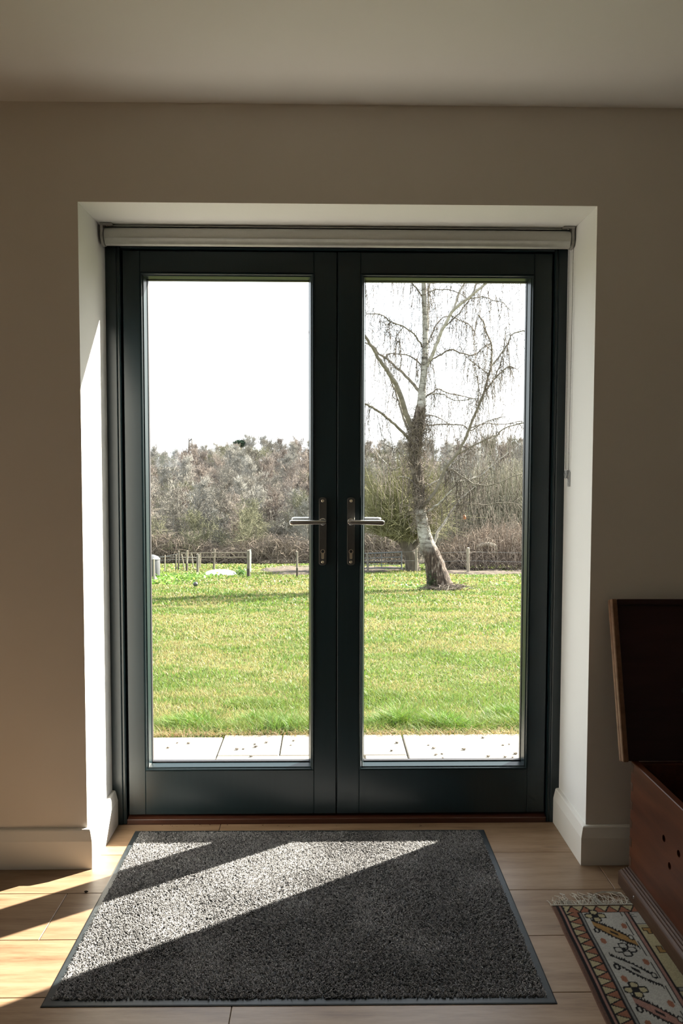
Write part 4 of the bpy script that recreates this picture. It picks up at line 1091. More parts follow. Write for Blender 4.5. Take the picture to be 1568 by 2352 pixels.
for cr, pts, w0, w1, dg_, pale in limbs:
    f_ = C1 if cr == 1 else C2_
    P2 = smooth_path([f_(*p) for p in pts], 4)
    ln = np.concatenate([[0], np.cumsum(np.linalg.norm(np.diff(P2, axis=0), axis=1))])/PXM
    P3 = np.array([bp3(p[0], p[1], dg_*s) for p, s in zip(P2, ln)])
    P3 += np.array([[rq.gauss(0, 0.006) for _ in range(3)] for _ in P3])
    ww = np.linspace(w0, w1, len(P3))/2/PXM
    fv, ff = tube_arrays([(P3, ww)], 7, True)
    MB().add(fv.tolist(), ff).build('branch', M['limb_white'] if pale else M['limb'], birch, smooth=True)
    for p, r_ in zip(P3, ww):
        if r_ < 0.030: samp.append((p, r_))
# crown above the doors' view: arching limbs that carry the hanging twigs
for i in range(16):
    a = 2*math.pi*i/16 + rq.uniform(-0.2, 0.2); hh_ = rq.uniform(0.0, 2.6); st = bp3(973, 640) + np.array([0, 0, hh_*0.8])
    reach = rq.uniform(2.0, 4.0)*(1-hh_*0.12); up_ = rq.uniform(0.4, 1.5)
    pts = [st, st+np.array([math.cos(a)*reach*0.35, math.sin(a)*reach*0.35, up_]), st+np.array([math.cos(a)*reach*0.75, math.sin(a)*reach*0.75, up_*0.9]), st+np.array([math.cos(a)*reach, math.sin(a)*reach, up_*0.1])]
    P3 = smooth_path(pts, 5); fv, ff = tube_arrays([(P3, np.linspace(0.030, 0.010, len(P3)))], 6, True)
    MB().add(fv.tolist(), ff).build('branch', M['limb'], birch, smooth=True)
    for p in P3[3:]:
        for _ in range(3): samp.append((p, 0.012))
        for _ in range(3): tops.append(p)
def hang(p, L, rr):
    n = 7; q0 = np.array(p, float); d = np.array([rq.gauss(0, 0.35), rq.gauss(0, 0.35), -0.25]); pts = [q0]
    for k in range(n):
        d = d*0.62 + np.array([rq.gauss(0, 0.10), rq.gauss(0, 0.10), -0.38]); d = d/np.linalg.norm(d)
        pts.append(pts[-1] + d*L/n)
    pts = np.array(pts); tw.append((pts, np.linspace(rr, rr*0.5, n+1)))
    for k in range(2, n):
        if rq.random() < 0.75:
            e = pts[k] + np.array([rq.gauss(0, 0.05), rq.gauss(0, 0.05), -rq.uniform(0.03, 0.14)]); tw.append((np.array([pts[k], (pts[k]+e)/2+np.array([rq.gauss(0, 0.01), 0, 0.01]), e]), np.array([rr*0.8, rr*0.9, rr*0.5])))
for p, r_ in samp:
    if rq.random() < 0.85:
        for _ in range(rq.choice((1, 2, 2, 3))): hang(p, rq.uniform(0.3, 1.5), rq.uniform(0.0042, 0.0065))
    # short spur shoots
    for _ in range(2):
        d = np.array([rq.gauss(0, 1), rq.gauss(0, 1), rq.gauss(0.2, 0.8)]); d = d/np.linalg.norm(d)*rq.uniform(0.08, 0.35); e = p+d
        tw.append((np.array([p, p+d*0.5+np.array([0, 0, rq.gauss(0, 0.03)]), e]), np.array([0.0065, 0.0055, 0.0035])))
for p in tops: hang(np.array(p)+np.array([rq.gauss(0, 0.25), rq.gauss(0, 0.25), 0]), rq.uniform(1.0, 2.8), rq.uniform(0.0045, 0.0065))
fv, ff = tube_arrays(tw, 3)
tag(MB().add(fv.tolist(), ff).build('hanging_twigs', M['twig'], birch), 'fine hanging brown twigs', kind='stuff')
# dense tangle of pale shoots round the middle of the trunk and at the fork
sh = []
for i in range(900):
    py = rq.choice((rq.uniform(930, 1110), rq.uniform(960, 1040), rq.uniform(1100, 1210)))
    k = int(np.argmin(np.abs(np.array([0 if False else p for p in np.interp(np.linspace(0, 1, len(P)), np.linspace(0, 1, len(P)), P[:, 2])]) - bp3(960, py)[2])))
    c = P[k]; a = rq.uniform(0, 2*math.pi); r0 = c[3]*0.95
    s0 = c[:3] + np.array([math.cos(a)*r0, math.sin(a)*r0, rq.uniform(-0.05, 0.05)])
    L = rq.uniform(0.12, 0.50); d = np.array([math.cos(a+rq.gauss(0, .7)), math.sin(a+rq.gauss(0, .7)), rq.gauss(-0.1, 0.9)])
    d /= np.linalg.norm(d); e = s0+d*L*0.55; e2 = e + np.array([rq.gauss(0, 0.12), rq.gauss(0, 0.12), -L*rq.uniform(0.1, 0.6)])
    sh.append((np.array([s0, e, e2]), np.array([0.0060, 0.0050, 0.0024])))
M['shoot'] = varied('pale_epicormic_shoot', (0.085, 0.066, 0.050), (0.20, 0.165, 0.13), 9, 0.9)
fv, ff = tube_arrays(sh, 3)
tag(MB().add(fv.tolist(), ff).build('trunk_shoots', M['shoot'], birch), 'tangle of short pale shoots on the trunk', kind='stuff')
# fallen sticks at the foot, and ivy
st_ = []
for i in range(260):
    a = rq.uniform(0, 6.28); r0 = rq.uniform(0.05, 0.62); c = np.array([tb[0]+0.10+r0*math.cos(a), tb[1]-0.12+r0*0.8*math.sin(a), 0]); c[2] = float(ground_z(c[0], c[1]))+rq.uniform(0.02, 0.16)*(1-r0*0.8)
    b_ = rq.uniform(0, 6.28); L = rq.uniform(0.06, 0.22); d = np.array([math.cos(b_), math.sin(b_), rq.gauss(0, 0.25)])*L
    st_.append((np.array([c-d, c+d*0.1+np.array([0, 0, 0.01]), c+d]), 0.006))
fv, ff = tube_arrays(st_, 3)
tag(MB().add(fv.tolist(), ff).build('stick_litter', M['shoot'], loc=(tb[0], tb[1], tb[2])), 'heap of fallen sticks around the foot of the birch', 'sticks', kind='stuff')
def leaf_cluster(name, centres, n, size, col0, col1, label, cat, seed, loc, up=0.4, kind='stuff'):
    r = np.random.RandomState(seed); V = []; T = []; C = []
    for i in range(n):
        c = centres[r.randint(len(centres))]; p = np.array(c[:3]) + r.normal(0, 1, 3)*np.array(c[3:6])
        p[2] = max(p[2], float(ground_z(p[0], p[1])))
        a = r.uniform(0, 6.28); el = r.uniform(-0.4, 1.2)*up+0.2; L = size*r.uniform(0.6, 1.3); w_ = L*r.uniform(0.28, 0.45)
        d = np.array([math.cos(a)*math.cos(el), math.sin(a)*math.cos(el), math.sin(el)]); s_ = np.array([-math.sin(a), math.cos(a), 0])
        b = len(V); V += [p, p+d*L*0.45+s_*w_, p+d*L*0.45-s_*w_, p+d*L-np.array([0, 0, L*0.15])]; T += [(b, b+1, b+3), (b, b+3, b+2)]
        t = r.rand(); cc = np.array(col0)*(1-t)+np.array(col1)*t; C += [cc]*4
    o = add_obj(name, mesh_tris(name, np.array(V)-np.array(loc), np.array(T), M['leaf'], np.array(C)), None, loc)
    return tag(o, label, cat, None, kind)
iv = [tuple(bp3(983+a*0.06, 1352-a)) + (0.06, 0.06, 0.06) for a in range(0, 36, 4)]
leaf_cluster('ivy', [(c[0], c[1]-0.26, c[2], 0.07, 0.05, 0.07) for c in iv], 220, 0.055, (0.02, 0.05, 0.015), (0.05, 0.10, 0.03), 'dark green ivy climbing the left foot of the birch', 'ivy', 6, tuple(tb))

# peanut feeder hanging in the birch
fp = bp3(1066, 1188, 0.3); M['feeder'] = varied('orange_feeder', (0.42, 0.14, 0.05), (0.60, 0.24, 0.10), 40, 0.6)
fdr = empty('bird_feeder', (fp[0], fp[1], fp[2]-0.06), 'small orange bird feeder hanging on a thread from the birch', 'bird feeder')
MB().lathe((fp[0], fp[1], fp[2]-0.05), [(0.012, -0.004), (0.036, 0.0), (0.044, 0.03), (0.040, 0.07), (0.024, 0.10), (0.008, 0.112)], 14, 2).build('net_bag', M['feeder'], fdr, smooth=True)
hp_ = bp3(1066, 1160, 0.3)
MB().tube([(fp[0], fp[1], fp[2]+0.06), tuple(hp_)], 0.003, 4).build('thread', M['twig'], fdr)

# ================================================================== FENCES AND THINGS IN THE PASTURE
M['post'] = varied('weathered_post', (0.095, 0.083, 0.066), (0.18, 0.162, 0.13), 5, 0.9, 0.4, 0.01, stretch=(6, 6, 1), rnd=True)
M['post_pale'] = varied('pale_new_post', (0.19, 0.16, 0.12), (0.28, 0.245, 0.19), 5, 0.85, 0.3, 0.01, stretch=(6, 6, 1), rnd=True)
M['post_dark'] = varied('dark_post_wood', (0.030, 0.024, 0.019), (0.07, 0.057, 0.044), 5, 0.9, 0.4, 0.01, stretch=(6, 6, 1), rnd=True)
M['rail'] = varied('weathered_rail', (0.14, 0.118, 0.088), (0.23, 0.20, 0.158), 5, 0.9, 0.3, 0.01, stretch=(1, 6, 6), rnd=True)
M['gate'] = varied('dull_steel_gate', (0.07, 0.075, 0.08), (0.13, 0.135, 0.14), 12, 0.55, metal=0.3)
M['wire'] = varied('fence_wire', (0.20, 0.20, 0.19), (0.30, 0.30, 0.28), 10, 0.6, metal=0.3)
M['white_wrap'] = varied('torn_white_plastic', (0.62, 0.63, 0.64), (0.74, 0.75, 0.76), 30, 0.5)
post_pos = {}
def post(key, xb, yb, xt, yt, wpx, mat, label, ybase=None, foot=None):
    g = ground_at(xb, ybase if ybase else yb); sc = F_PX/float((g-CAM)@_fw)
    top = at_y(xt, yt, g[1]); r_ = wpx/2/sc
    base = np.array(g); base[2] -= 0.0
    root = empty('fence_post', g, label, 'post', 'posts in the pasture')
    n = 9; rr = random.Random(ord(key))
    pts = [base-np.array([0, 0, 0.12]), base, base*0.5+top*0.5, top]
    V, ff = tube_arrays([(np.array(pts), np.array([r_, r_*1.03, r_, r_*0.97]))], n, True)
    V = V + np.array([[rr.uniform(-1, 1)*r_*0.08 for _ in range(3)] for _ in V]); V[-n:, 2] += np.array([rr.uniform(-1, 1)*r_*0.5 for _ in range(n)])
    MB().add(V.tolist(), ff).build('shaft', mat, root, smooth=True, angle=50)
    if foot:                                   # darker lower part of the post
        mid = base*(1-foot)+top*foot
        MB().tube([tuple(base-np.array([0, 0, 0.02])), tuple(mid)], r_*1.10, 9).build('dark_foot', M['post_dark'], root, smooth=True)
    post_pos[key] = (g, top)
    return root
post('a', 354, 1341, 353, 1283, 4.6, M['post_pale'], 'pale pinkish stake in front of the grey water butt')
post('b', 378, 1313, 379, 1275, 2.6, M['post_pale'], 'thin pale post just right of the grey water butt')
post('c', 404, 1311, 404, 1275, 3.2, M['post'], 'short grey post left of the taller leaning post')
post('d', 409, 1311, 411, 1266, 3.2, M['post'], 'tall thin post leaning slightly right, left of the brown-topped post', foot=0.45)
post('e', 424, 1309, 417, 1273, 2.6, M['post_pale'], 'pale stake leaning left beside the brown-topped post')
post('f', 428.5, 1312, 430, 1265, 4.4, M['post_pale'], 'brown-topped post with dark foot at the left end of the hurdle', foot=0.38)
post('g', 444, 1306, 440, 1272, 2.6, M['post_pale'], 'pale stake leaning left behind the hurdle')
post('h', 453.5, 1320, 454.5, 1273, 6.2, M['post'], 'thick grey post in front of the hurdle, left of the white dome')
post('i', 459, 1307, 460, 1270, 3.2, M['post_pale'], 'pale post right behind the thick grey post')
post('j', 491, 1310, 492, 1261, 5.0, M['post'], 'round grey post behind the white dome')
pb = post('k', 570.5, 1326, 571, 1264, 7.6, M['post'], 'thick split post with white plastic at the right end of the hurdle', foot=0.33)
post('l', 682, 1325, 682, 1267, 4.2, M['post'], 'lone grey post by the churned earth patch', foot=0.35)
post('m', 845, 1316, 843, 1270, 5.0, M['post'], 'grey gate post left of the steel field gate')
post('n', 932.5, 1313, 932, 1281, 5.0, M['post'], 'short dark post between the steel gate and the willow trunk')
post('o', 956, 1314, 956, 1260, 6.4, M['post_pale'], 'square pale post in front of the willow trunk')
post('p', 961, 1312, 961, 1266, 3.0, M['post'], 'thin grey post tucked beside the square pale post')
post('q', 1075, 1318, 1074, 1258, 7.2, M['post_pale'], 'tall pale post right of the birch beside the bramble thicket')
g, tp = post_pos['k']
mb = MB()
for (dx, L, dz) in ((0.05, 0.10, 0.03), (0.06, 0.28, -0.05), (0.055, 0.45, -0.30)):
    mb.add([(g[0]+dx, g[1]-0.05, tp[2]+dz), (g[0]+dx+0.045, g[1]-0.06, tp[2]+dz+0.02), (g[0]+dx+0.04, g[1]-0.045, tp[2]+dz-L), (g[0]+dx-0.005, g[1]-0.055, tp[2]+dz-L*0.9),
            (g[0]+dx, g[1]-0.04, tp[2]+dz), (g[0]+dx+0.045, g[1]-0.05, tp[2]+dz+0.02), (g[0]+dx+0.04, g[1]-0.035, tp[2]+dz-L), (g[0]+dx-0.005, g[1]-0.045, tp[2]+dz-L*0.9)],
           [(0,1,2,3),(7,6,5,4),(0,4,5,1),(1,5,6,2),(2,6,7,3),(3,7,4,0)])
mb.build('plastic_wrap', M['white_wrap'], pb)
# hurdle: two rails with short uprights, and stretched wire left of it
YH = float(post_pos['j'][0][1])-0.15
hur = empty('hurdle_fence', (at_y(495, 1310, YH)[0], YH, float(ground_z(0, YH))), 'weathered two-rail hurdle with short uprights along the pasture', 'fence')
def seg(px0, py0, px1, py1, Y, r_, n=5):
    return (np.array([at_y(px0+(px1-px0)*t, py0+(py1-py0)*t, Y) for t in np.linspace(0, 1, n)]), r_)
for (a, b_, c, d) in ((415, 1270.5, 569, 1269), (418, 1280.5, 569, 1280)):
    fv, ff = tube_arrays([seg(a, b_, c, d, YH, 0.021)], 6, True); MB().add(fv.tolist(), ff).build('rail', M['rail'], hur)
for i in range(15):
    px = 427 + i*10.0; fv, ff = tube_arrays([seg(px, 1270, px, 1280.5, YH, 0.012, 2)], 5, True); MB().add(fv.tolist(), ff).build('upright', M['rail'], hur)
def wire(pix, Y, r_, label, sag=0.0):
    P2 = smooth_path(pix, 4); P3 = np.array([at_y(a, b_, Y) for a, b_ in P2]); fv, ff = tube_arrays([(P3, r_)], 4, True)
    return tag(MB().add(fv.tolist(), ff).build('fence_wire', M['wire'], loc=P3.mean(0)), label, 'wire', 'fence wires')
wire([(330, 1284), (367, 1281), (385, 1277), (405, 1273), (412, 1272)], YH-0.3, 0.010, 'top sagging wire from the grey water butt to the posts')
wire([(330, 1279), (370, 1278), (405, 1280), (456, 1281)], YH-0.3, 0.008, 'middle wire crossing the short posts left of the hurdle')
wire([(330, 1292), (370, 1287), (405, 1285), (460, 1287)], YH-0.3, 0.007, 'lowest wire near the ground left of the hurdle')
YW = float(post_pos['o'][0][1])
wire([(925, 1268), (956, 1267), (1010, 1270), (1075, 1268), (1210, 1270)], YW, 0.006, 'upper fence wire running behind the birch to the bramble thicket')
wire([(925, 1288), (956, 1288), (1010, 1290), (1075, 1288), (1210, 1291)], YW, 0.006, 'lower fence wire running behind the birch to the bramble thicket')
# field gate
YGt = float(post_pos['m'][0][1])+0.25
gate = empty('field_gate', (at_y(882, 1310, YGt)[0], YGt, float(ground_z(0, YGt))), 'dull steel five-bar field gate left of the willow', 'gate')
for nm_, s in (('bar', (795, 1273.5, 923, 1268, 0.028)), ('bar', (795, 1284, 923, 1279.5, 0.018)), ('bar', (795, 1291, 923, 1288.5, 0.018)), ('bar', (795, 1298, 923, 1296.5, 0.018)), ('bar', (795, 1306, 923, 1304.5, 0.020)), ('stile', (922, 1266, 922, 1308, 0.030)), ('stile', (796, 1272, 796, 1309, 0.030)), ('brace', (876, 1271, 876, 1304, 0.014)), ('brace', (860, 1273, 860, 1306, 0.010))):
    fv, ff = tube_arrays([seg(s[0], s[1], s[2], s[3], YGt, s[4], 3)], 8, True); MB().add(fv.tolist(), ff).build(nm_, M['gate'], gate, smooth=True, angle=50)
# collapsed board by the bramble
bd = empty('fallen_board', ground_at(1045, 1312), 'dark weathered board slumped against the bramble thicket', 'board')
YB_ = float(bd.location.y)
c0, c1, c2, c3 = at_y(1024, 1287, YB_), at_y(1072, 1304, YB_), at_y(1072, 1309, YB_), at_y(1024, 1297, YB_)
vv = [tuple(c) for c in (c0, c1, c2, c3)] + [(c[0], c[1]+0.05, c[2]) for c in (c0, c1, c2, c3)]
MB().add(vv, [(0,1,2,3),(7,6,5,4),(0,4,5,1),(1,5,6,2),(2,6,7,3),(3,7,4,0)]).build('plank', M['post_dark'], bd)
fv, ff = tube_arrays([(np.array([at_y(1030, 1290, YB_), at_y(1029, 1311, YB_)]), 0.05)], 7, True); MB().add(fv.tolist(), ff).build('prop', M['post_dark'], bd)
# bleached log
lg = ground_at(1115, 1308); lgY = float(ground_at(948, 1314)[1]) + 0.75
lp = [at_y(a, b_, lgY) for a, b_ in ((1090, 1259), (1098, 1254), (1112, 1250), (1125, 1251), (1136, 1254), (1140, 1262))]
fv, ff = tube_arrays([(smooth_path(lp, 4), np.concatenate([np.linspace(0.04, 0.10, 11), np.linspace(0.105, 0.06, 10)]))], 9, True)
M['bleached'] = varied('bleached_wood', (0.24, 0.21, 0.165), (0.38, 0.345, 0.285), 6, 0.9, 0.3, 0.01)
tag(MB().add(fv.tolist(), ff).build('fallen_log', M['bleached'], loc=lp[2], smooth=True), 'bleached fallen log lying on top of the bramble thicket', 'log')
# ball on the lawn
bl = ground_at(449, 1349); rb_ = 0.062
M['ball'] = varied('dark_grey_ball', (0.030, 0.030, 0.034), (0.060, 0.060, 0.066), 20, 0.55)
ball = MB()
prof = [(max(0.0005, rb_*math.sin(math.pi*i/14)), -rb_*math.cos(math.pi*i/14)*0.92) for i in range(15)]
ball.lathe((bl[0], bl[1], bl[2]+rb_*0.92+0.025), prof, 22, 2, False)
bo = tag(ball.build('ball', M['ball'], loc=tuple(bl), smooth=True), 'dark grey ball lying on the grass on the left', 'ball')
MB().lathe((bl[0], bl[1], bl[2]+rb_*0.92+0.025), [(rb_*1.004, -0.003), (rb_*1.012, 0.0), (rb_*1.004, 0.003)], 22, 2, False).build('seam', M['rubber_black'], bo, smooth=True)
# white dome cover
dm = ground_at(505, 1321); dsc = F_PX/float((dm-CAM)@_fw); dr = 37/dsc
M['white_cover'] = varied('white_plastic_cover', (0.66, 0.69, 0.73), (0.76, 0.78, 0.80), 3, 0.5)
dome = empty('white_cover', dm, 'low white domed cover lying in the grass behind the ball', 'cover')
pr_ = [(dr*math.cos(R(a)), 0.035+0.165*math.sin(R(a))) for a in range(0, 91, 6)]; pr_[-1] = (0.001, pr_[-1][1])
MB().lathe(tuple(dm), [(dr*0.99, 0.0), (dr*1.0, 0.012)] + pr_, 40, 2).build('dome', M['white_cover'], dome, smooth=True)
MB().lathe(tuple(dm), [(dr*1.0, 0.0), (dr*1.035, 0.006), (dr*1.035, 0.028), (dr*1.0, 0.034)], 40, 2, False).build('rim', M['white_cover'], dome, smooth=True)
# grey water butt at the left edge
wb = ground_at(349, 1324); wsc = F_PX/float((wb-CAM)@_fw); wr = 18.5/wsc; hh_ = 50/wsc
M['butt'] = varied('grey_plastic_tank', (0.050, 0.055, 0.062), (0.075, 0.080, 0.088), 4, 0.6)
butt = empty('water_butt', wb, 'grey plastic water butt with sloping lid at the left fence', 'water butt')
MB().lathe(tuple(wb), [(wr*0.9, 0), (wr*0.97, 0.05), (wr, hh_*0.5), (wr*0.98, hh_*0.80)], 30, 2).build('tank', M['butt'], butt, smooth=True)
MB().lathe(tuple(wb), [(wr*1.02, hh_*0.78), (wr*1.02, hh_*0.82), (wr*0.72, hh_*0.93), (wr*0.25, hh_*1.0), (0.002, hh_*1.01)], 30, 2).build('lid', M['butt'], butt, smooth=True)
# weeds along the fence
wd_ = [tuple(ground_at(px, py)) + (0.25, 0.22, 0.07) for px, py in ((375, 1335), (392, 1332), (410, 1329), (425, 1333), (440, 1327), (460, 1326), (385, 1327), (480, 1328), (372, 1342))]
leaf_cluster('leafy_weeds', wd_, 900, 0.13, (0.08, 0.18, 0.025), (0.22, 0.32, 0.07), 'bright green leafy weeds growing by the fence posts on the left', 'weeds', 9, wd_[0][:3], 0.9)
ws = [tuple(ground_at(553, 1322) + np.array([0, 0, 0.11])) + (0.13, 0.10, 0.07)]
leaf_cluster('small_shrub', ws, 300, 0.07, (0.05, 0.13, 0.03), (0.12, 0.24, 0.05), 'small dark green shrub beside the split post', 'shrub', 10, ws[0][:3], 0.9, kind='thing')
wd2 = [tuple(ground_at(px, py)) + (0.30, 0.2, 0.04) for px, py in ((950, 1350), (930, 1347), (1080, 1325), (1060, 1340), (1150, 1345))]
leaf_cluster('ground_ivy', wd2, 260, 0.09, (0.05, 0.14, 0.03), (0.22, 0.36, 0.08), 'scattered broad-leaved weeds in the grass around the birch', 'weeds', 13, wd2[0][:3], 0.7)

# ================================================================== BARE TREES
def bare_tree(seed, H, spread, upright, n1=10, n2=6, n3=5, n4=3, trunk_to=0.85, r_scale=1.0, twig_r=0.012, droop=0.0):
    r = np.random.RandomState(seed); trunk = []; rest = []
    n = 7; z = np.linspace(0, H*trunk_to, n); off = np.cumsum(r.normal(0, H*0.012, (n, 2)), 0); off -= off[0]
    tp = np.column_stack([off, z]); tr_ = np.linspace(H*0.020, H*0.006, n)*r_scale; trunk.append((tp, tr_))
    def branch(p, d, L, r0, lev):
        d = d/np.linalg.norm(d); k = 4 if lev < 3 else 3; pts = [p]; dd = d.copy()
        for i in range(k):
            dd = dd + r.normal(0, 0.22, 3) + np.array([0, 0, 0.10*upright - droop*0.3*(lev > 1)]); dd /= np.linalg.norm(dd); pts.append(pts[-1]+dd*L/k)
        pts = np.array(pts); rest.append((pts, np.linspace(r0, max(r0*0.45, twig_r*0.5), k+1)))
        if lev >= 4: return
        cnt = (n2, n3, n4)[lev-1]
        for i in range(cnt):
            t = r.uniform(0.25, 1.0); f = t*k; j = min(int(f), k-1); q_ = pts[j]+(pts[j+1]-pts[j])*(f-j)
            nd = dd*0.7 + r.normal(0, 0.62, 3) + np.array([0, 0, 0.22*upright]); branch(q_, nd, L*r.uniform(0.42, 0.70), max(r0*0.50, twig_r), lev+1)
    for i in range(n1):
        t = r.uniform(0.22, 1.0); f = t*(n-1); j = min(int(f), n-2); q_ = tp[j]+(tp[j+1]-tp[j])*(f-j)
        a = 2.4*i + r.normal(0, 0.4); el = r.uniform(0.15, 0.9)*upright + 0.15 + t*0.5
        L = H*spread*(1.15-0.6*t)*r.uniform(0.75, 1.15)
        branch(q_, np.array([math.cos(a), math.sin(a), math.tan(min(el, 1.3))]), L, H*0.009*r_scale, 1)
    return trunk, rest
def tree_proto(seed, **kw):
    t, b_ = bare_tree(seed, **kw)
    v, f = tube_arrays(t, 7); v2, f2 = tube_arrays(b_, 3)
    m1 = bpy.data.meshes.new('trunk'); m1.from_pydata(v.tolist(), [], f); m2 = bpy.data.meshes.new('crown'); m2.from_pydata(v2.tolist(), [], f2)
    return m1, m2
def wood_mat(name, c0, c1): 
    m, n, l, b, o = new_mat(name)
    oi = n.new('ShaderNodeObjectInfo'); t = noise(n, l, 1.2, 3, 0.6, coords(n, l))
    ad = n.new('ShaderNodeMath'); ad.operation = 'ADD'; l.new(oi.outputs['Random'], ad.inputs[0]); l.new(t.outputs['Fac'], ad.inputs[1])
    hv = n.new('ShaderNodeMath'); hv.operation = 'MULTIPLY'; hv.inputs[1].default_value = 0.55; l.new(ad.outputs[0], hv.inputs[0])
    r = ramp(n, l, hv.outputs[0], [(0.15, c0), (0.85, c1)]); l.new(r.outputs[0], b.inputs['Base Color']); b.inputs['Roughness'].default_value = 0.95; b.inputs['Specular IOR Level'].default_value = 0.1
    return m
WK = [  # ash and alder bark kept paler, distance haze put into the colour
 ('bare_oak', 'wide-crowned grey-brown bare tree in the wood across the pasture', (0.13, 0.120, 0.102), (0.25, 0.235, 0.205), dict(H=9.0, spread=0.42, upright=0.7, n1=12, n2=7, n3=6, n4=4, twig_r=0.022)),
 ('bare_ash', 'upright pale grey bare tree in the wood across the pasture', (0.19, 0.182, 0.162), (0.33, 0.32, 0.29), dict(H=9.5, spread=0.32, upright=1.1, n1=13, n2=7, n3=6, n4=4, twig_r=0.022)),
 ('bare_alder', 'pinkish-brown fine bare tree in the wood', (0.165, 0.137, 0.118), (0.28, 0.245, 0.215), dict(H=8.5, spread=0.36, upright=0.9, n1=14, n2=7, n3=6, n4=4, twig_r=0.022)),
 ('lichened_thorn', 'low olive-grey lichened bare tree at the edge of the wood', (0.098, 0.097, 0.062), (0.19, 0.187, 0.125), dict(H=6.5, spread=0.5, upright=0.6, n1=13, n2=7, n3=6, n4=4, twig_r=0.019)),
]
protos = {}
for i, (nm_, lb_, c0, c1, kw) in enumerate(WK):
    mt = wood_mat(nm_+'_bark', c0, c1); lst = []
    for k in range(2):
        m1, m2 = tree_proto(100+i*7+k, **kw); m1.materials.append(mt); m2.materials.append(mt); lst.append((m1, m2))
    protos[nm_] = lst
qt = random.Random(4)
def plant(nm_, lb_, k, x, y, s, grp):
    m1, m2 = protos[nm_][k]
    o = add_obj(nm_, m1, None, (x, y, float(ground_z(x, y))-0.35)); o.scale = (s*qt.uniform(0.9, 1.15), s*qt.uniform(0.9, 1.15), s); o.rotation_euler = (0, 0, qt.uniform(0, 6.28))
    tag(o, lb_, 'tree', grp); add_obj('crown', m2, o); return o
rowsY = [(69, 0.58, 2.0), (75, 0.66, 2.0), (82, 0.70, 2.2), (90, 0.72, 2.4), (99, 0.74, 2.6), (109, 0.74, 2.8), (121, 0.74, 3.0), (134, 0.74, 3.2), (149, 0.72, 3.4), (165, 0.70, 3.6), (183, 0.68, 3.8)]
for (Y, s0, step) in rowsY:
    xa, xb = at_y(60, 1200, Y)[0], at_y(1500, 1200, Y)[0]; xi0, xi1 = at_y(300, 1200, Y)[0]-3, at_y(1240, 1200, Y)[0]+3
    x = xa + qt.uniform(0, step)
    while x < xb:
        nm_ = qt.choices(['bare_oak', 'bare_ash', 'bare_alder', 'lichened_thorn'], [3, 3 if Y < 100 else 5, 3 if Y < 100 else 5, 4 if Y < 80 else 1])[0]  # farther rows favour the paler kinds, imitating haze
        lb_ = next(w_[1] for w_ in WK if w_[0] == nm_); k = qt.randrange(2)
        yy_ = Y + qt.uniform(-4, 4); 
        if yy_ < 67.5: yy_ = 67.5
        side = 'left' if x < at_y(774, 1200, yy_)[0] else 'right'
        tier = 'at the foot of the wood' if Y < 80 else 'halfway up the wood' if Y < 125 else 'on the skyline of the wood'
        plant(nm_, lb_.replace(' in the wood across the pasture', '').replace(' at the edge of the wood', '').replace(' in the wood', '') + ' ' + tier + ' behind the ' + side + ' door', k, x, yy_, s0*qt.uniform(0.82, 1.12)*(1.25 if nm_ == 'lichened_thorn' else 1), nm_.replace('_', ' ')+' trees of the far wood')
        x += step*qt.uniform(0.7, 1.3)*(1.0 if xi0 < x < xi1 else 2.0)

# pollard willow behind the birch, with a dense mop of olive shoots
wl_ = ground_at(948, 1314); wY = float(wl_[1])+0.6; WSC = F_PX/(wY-CAM[1])
willow = empty('pollard_willow', (wl_[0], wY, float(ground_z(0, wY))), 'pollard willow with dense olive shoots behind the birch', 'tree')
M['willow_bark'] = varied('willow_bark', (0.055, 0.045, 0.034), (0.15, 0.125, 0.095), 4, 0.95, 0.6, 0.03, stretch=(3, 3, 1))
M['willow_shoot'] = varied('olive_willow_shoot', (0.105, 0.100, 0.045), (0.215, 0.205, 0.095), 1.5, 0.9, rnd=False)
tp_ = [(953, 1318, 30), (946, 1290, 28), (938, 1262, 27), (928, 1245, 27), (917, 1235, 22)]
Pw = smooth_path([tuple(at_y(a, b_, wY))+(w_/2/WSC,) for a, b_, w_ in tp_], 4)
fv, ff = tube_arrays([(Pw[:, :3], Pw[:, 3])], 12, True); rbw = np.random.RandomState(2); fv = fv + rbw.normal(0, 0.012, fv.shape)
MB().add(fv.tolist(), ff).build('trunk', M['willow_bark'], willow, smooth=True, angle=70)
for pts_ in ([(930, 1250), (905, 1236), (880, 1226), (862, 1221)], [(945, 1262), (962, 1240), (975, 1220), (990, 1205)], [(935, 1250), (935, 1225), (930, 1195), (926, 1165)]):
    q3 = smooth_path([at_y(a, b_, wY) for a, b_ in pts_], 4); fv, ff = tube_arrays([(q3, np.linspace(0.12, 0.04, len(q3)))], 8, True)
    MB().add(fv.tolist(), ff).build('limb', M['willow_bark'], willow, smooth=True)
sh = []; rw = random.Random(9)
hd = [at_y(a, b_, wY) for a, b_ in ((915, 1232), (935, 1238), (955, 1232), (895, 1226), (970, 1220), (930, 1205), (875, 1222))]
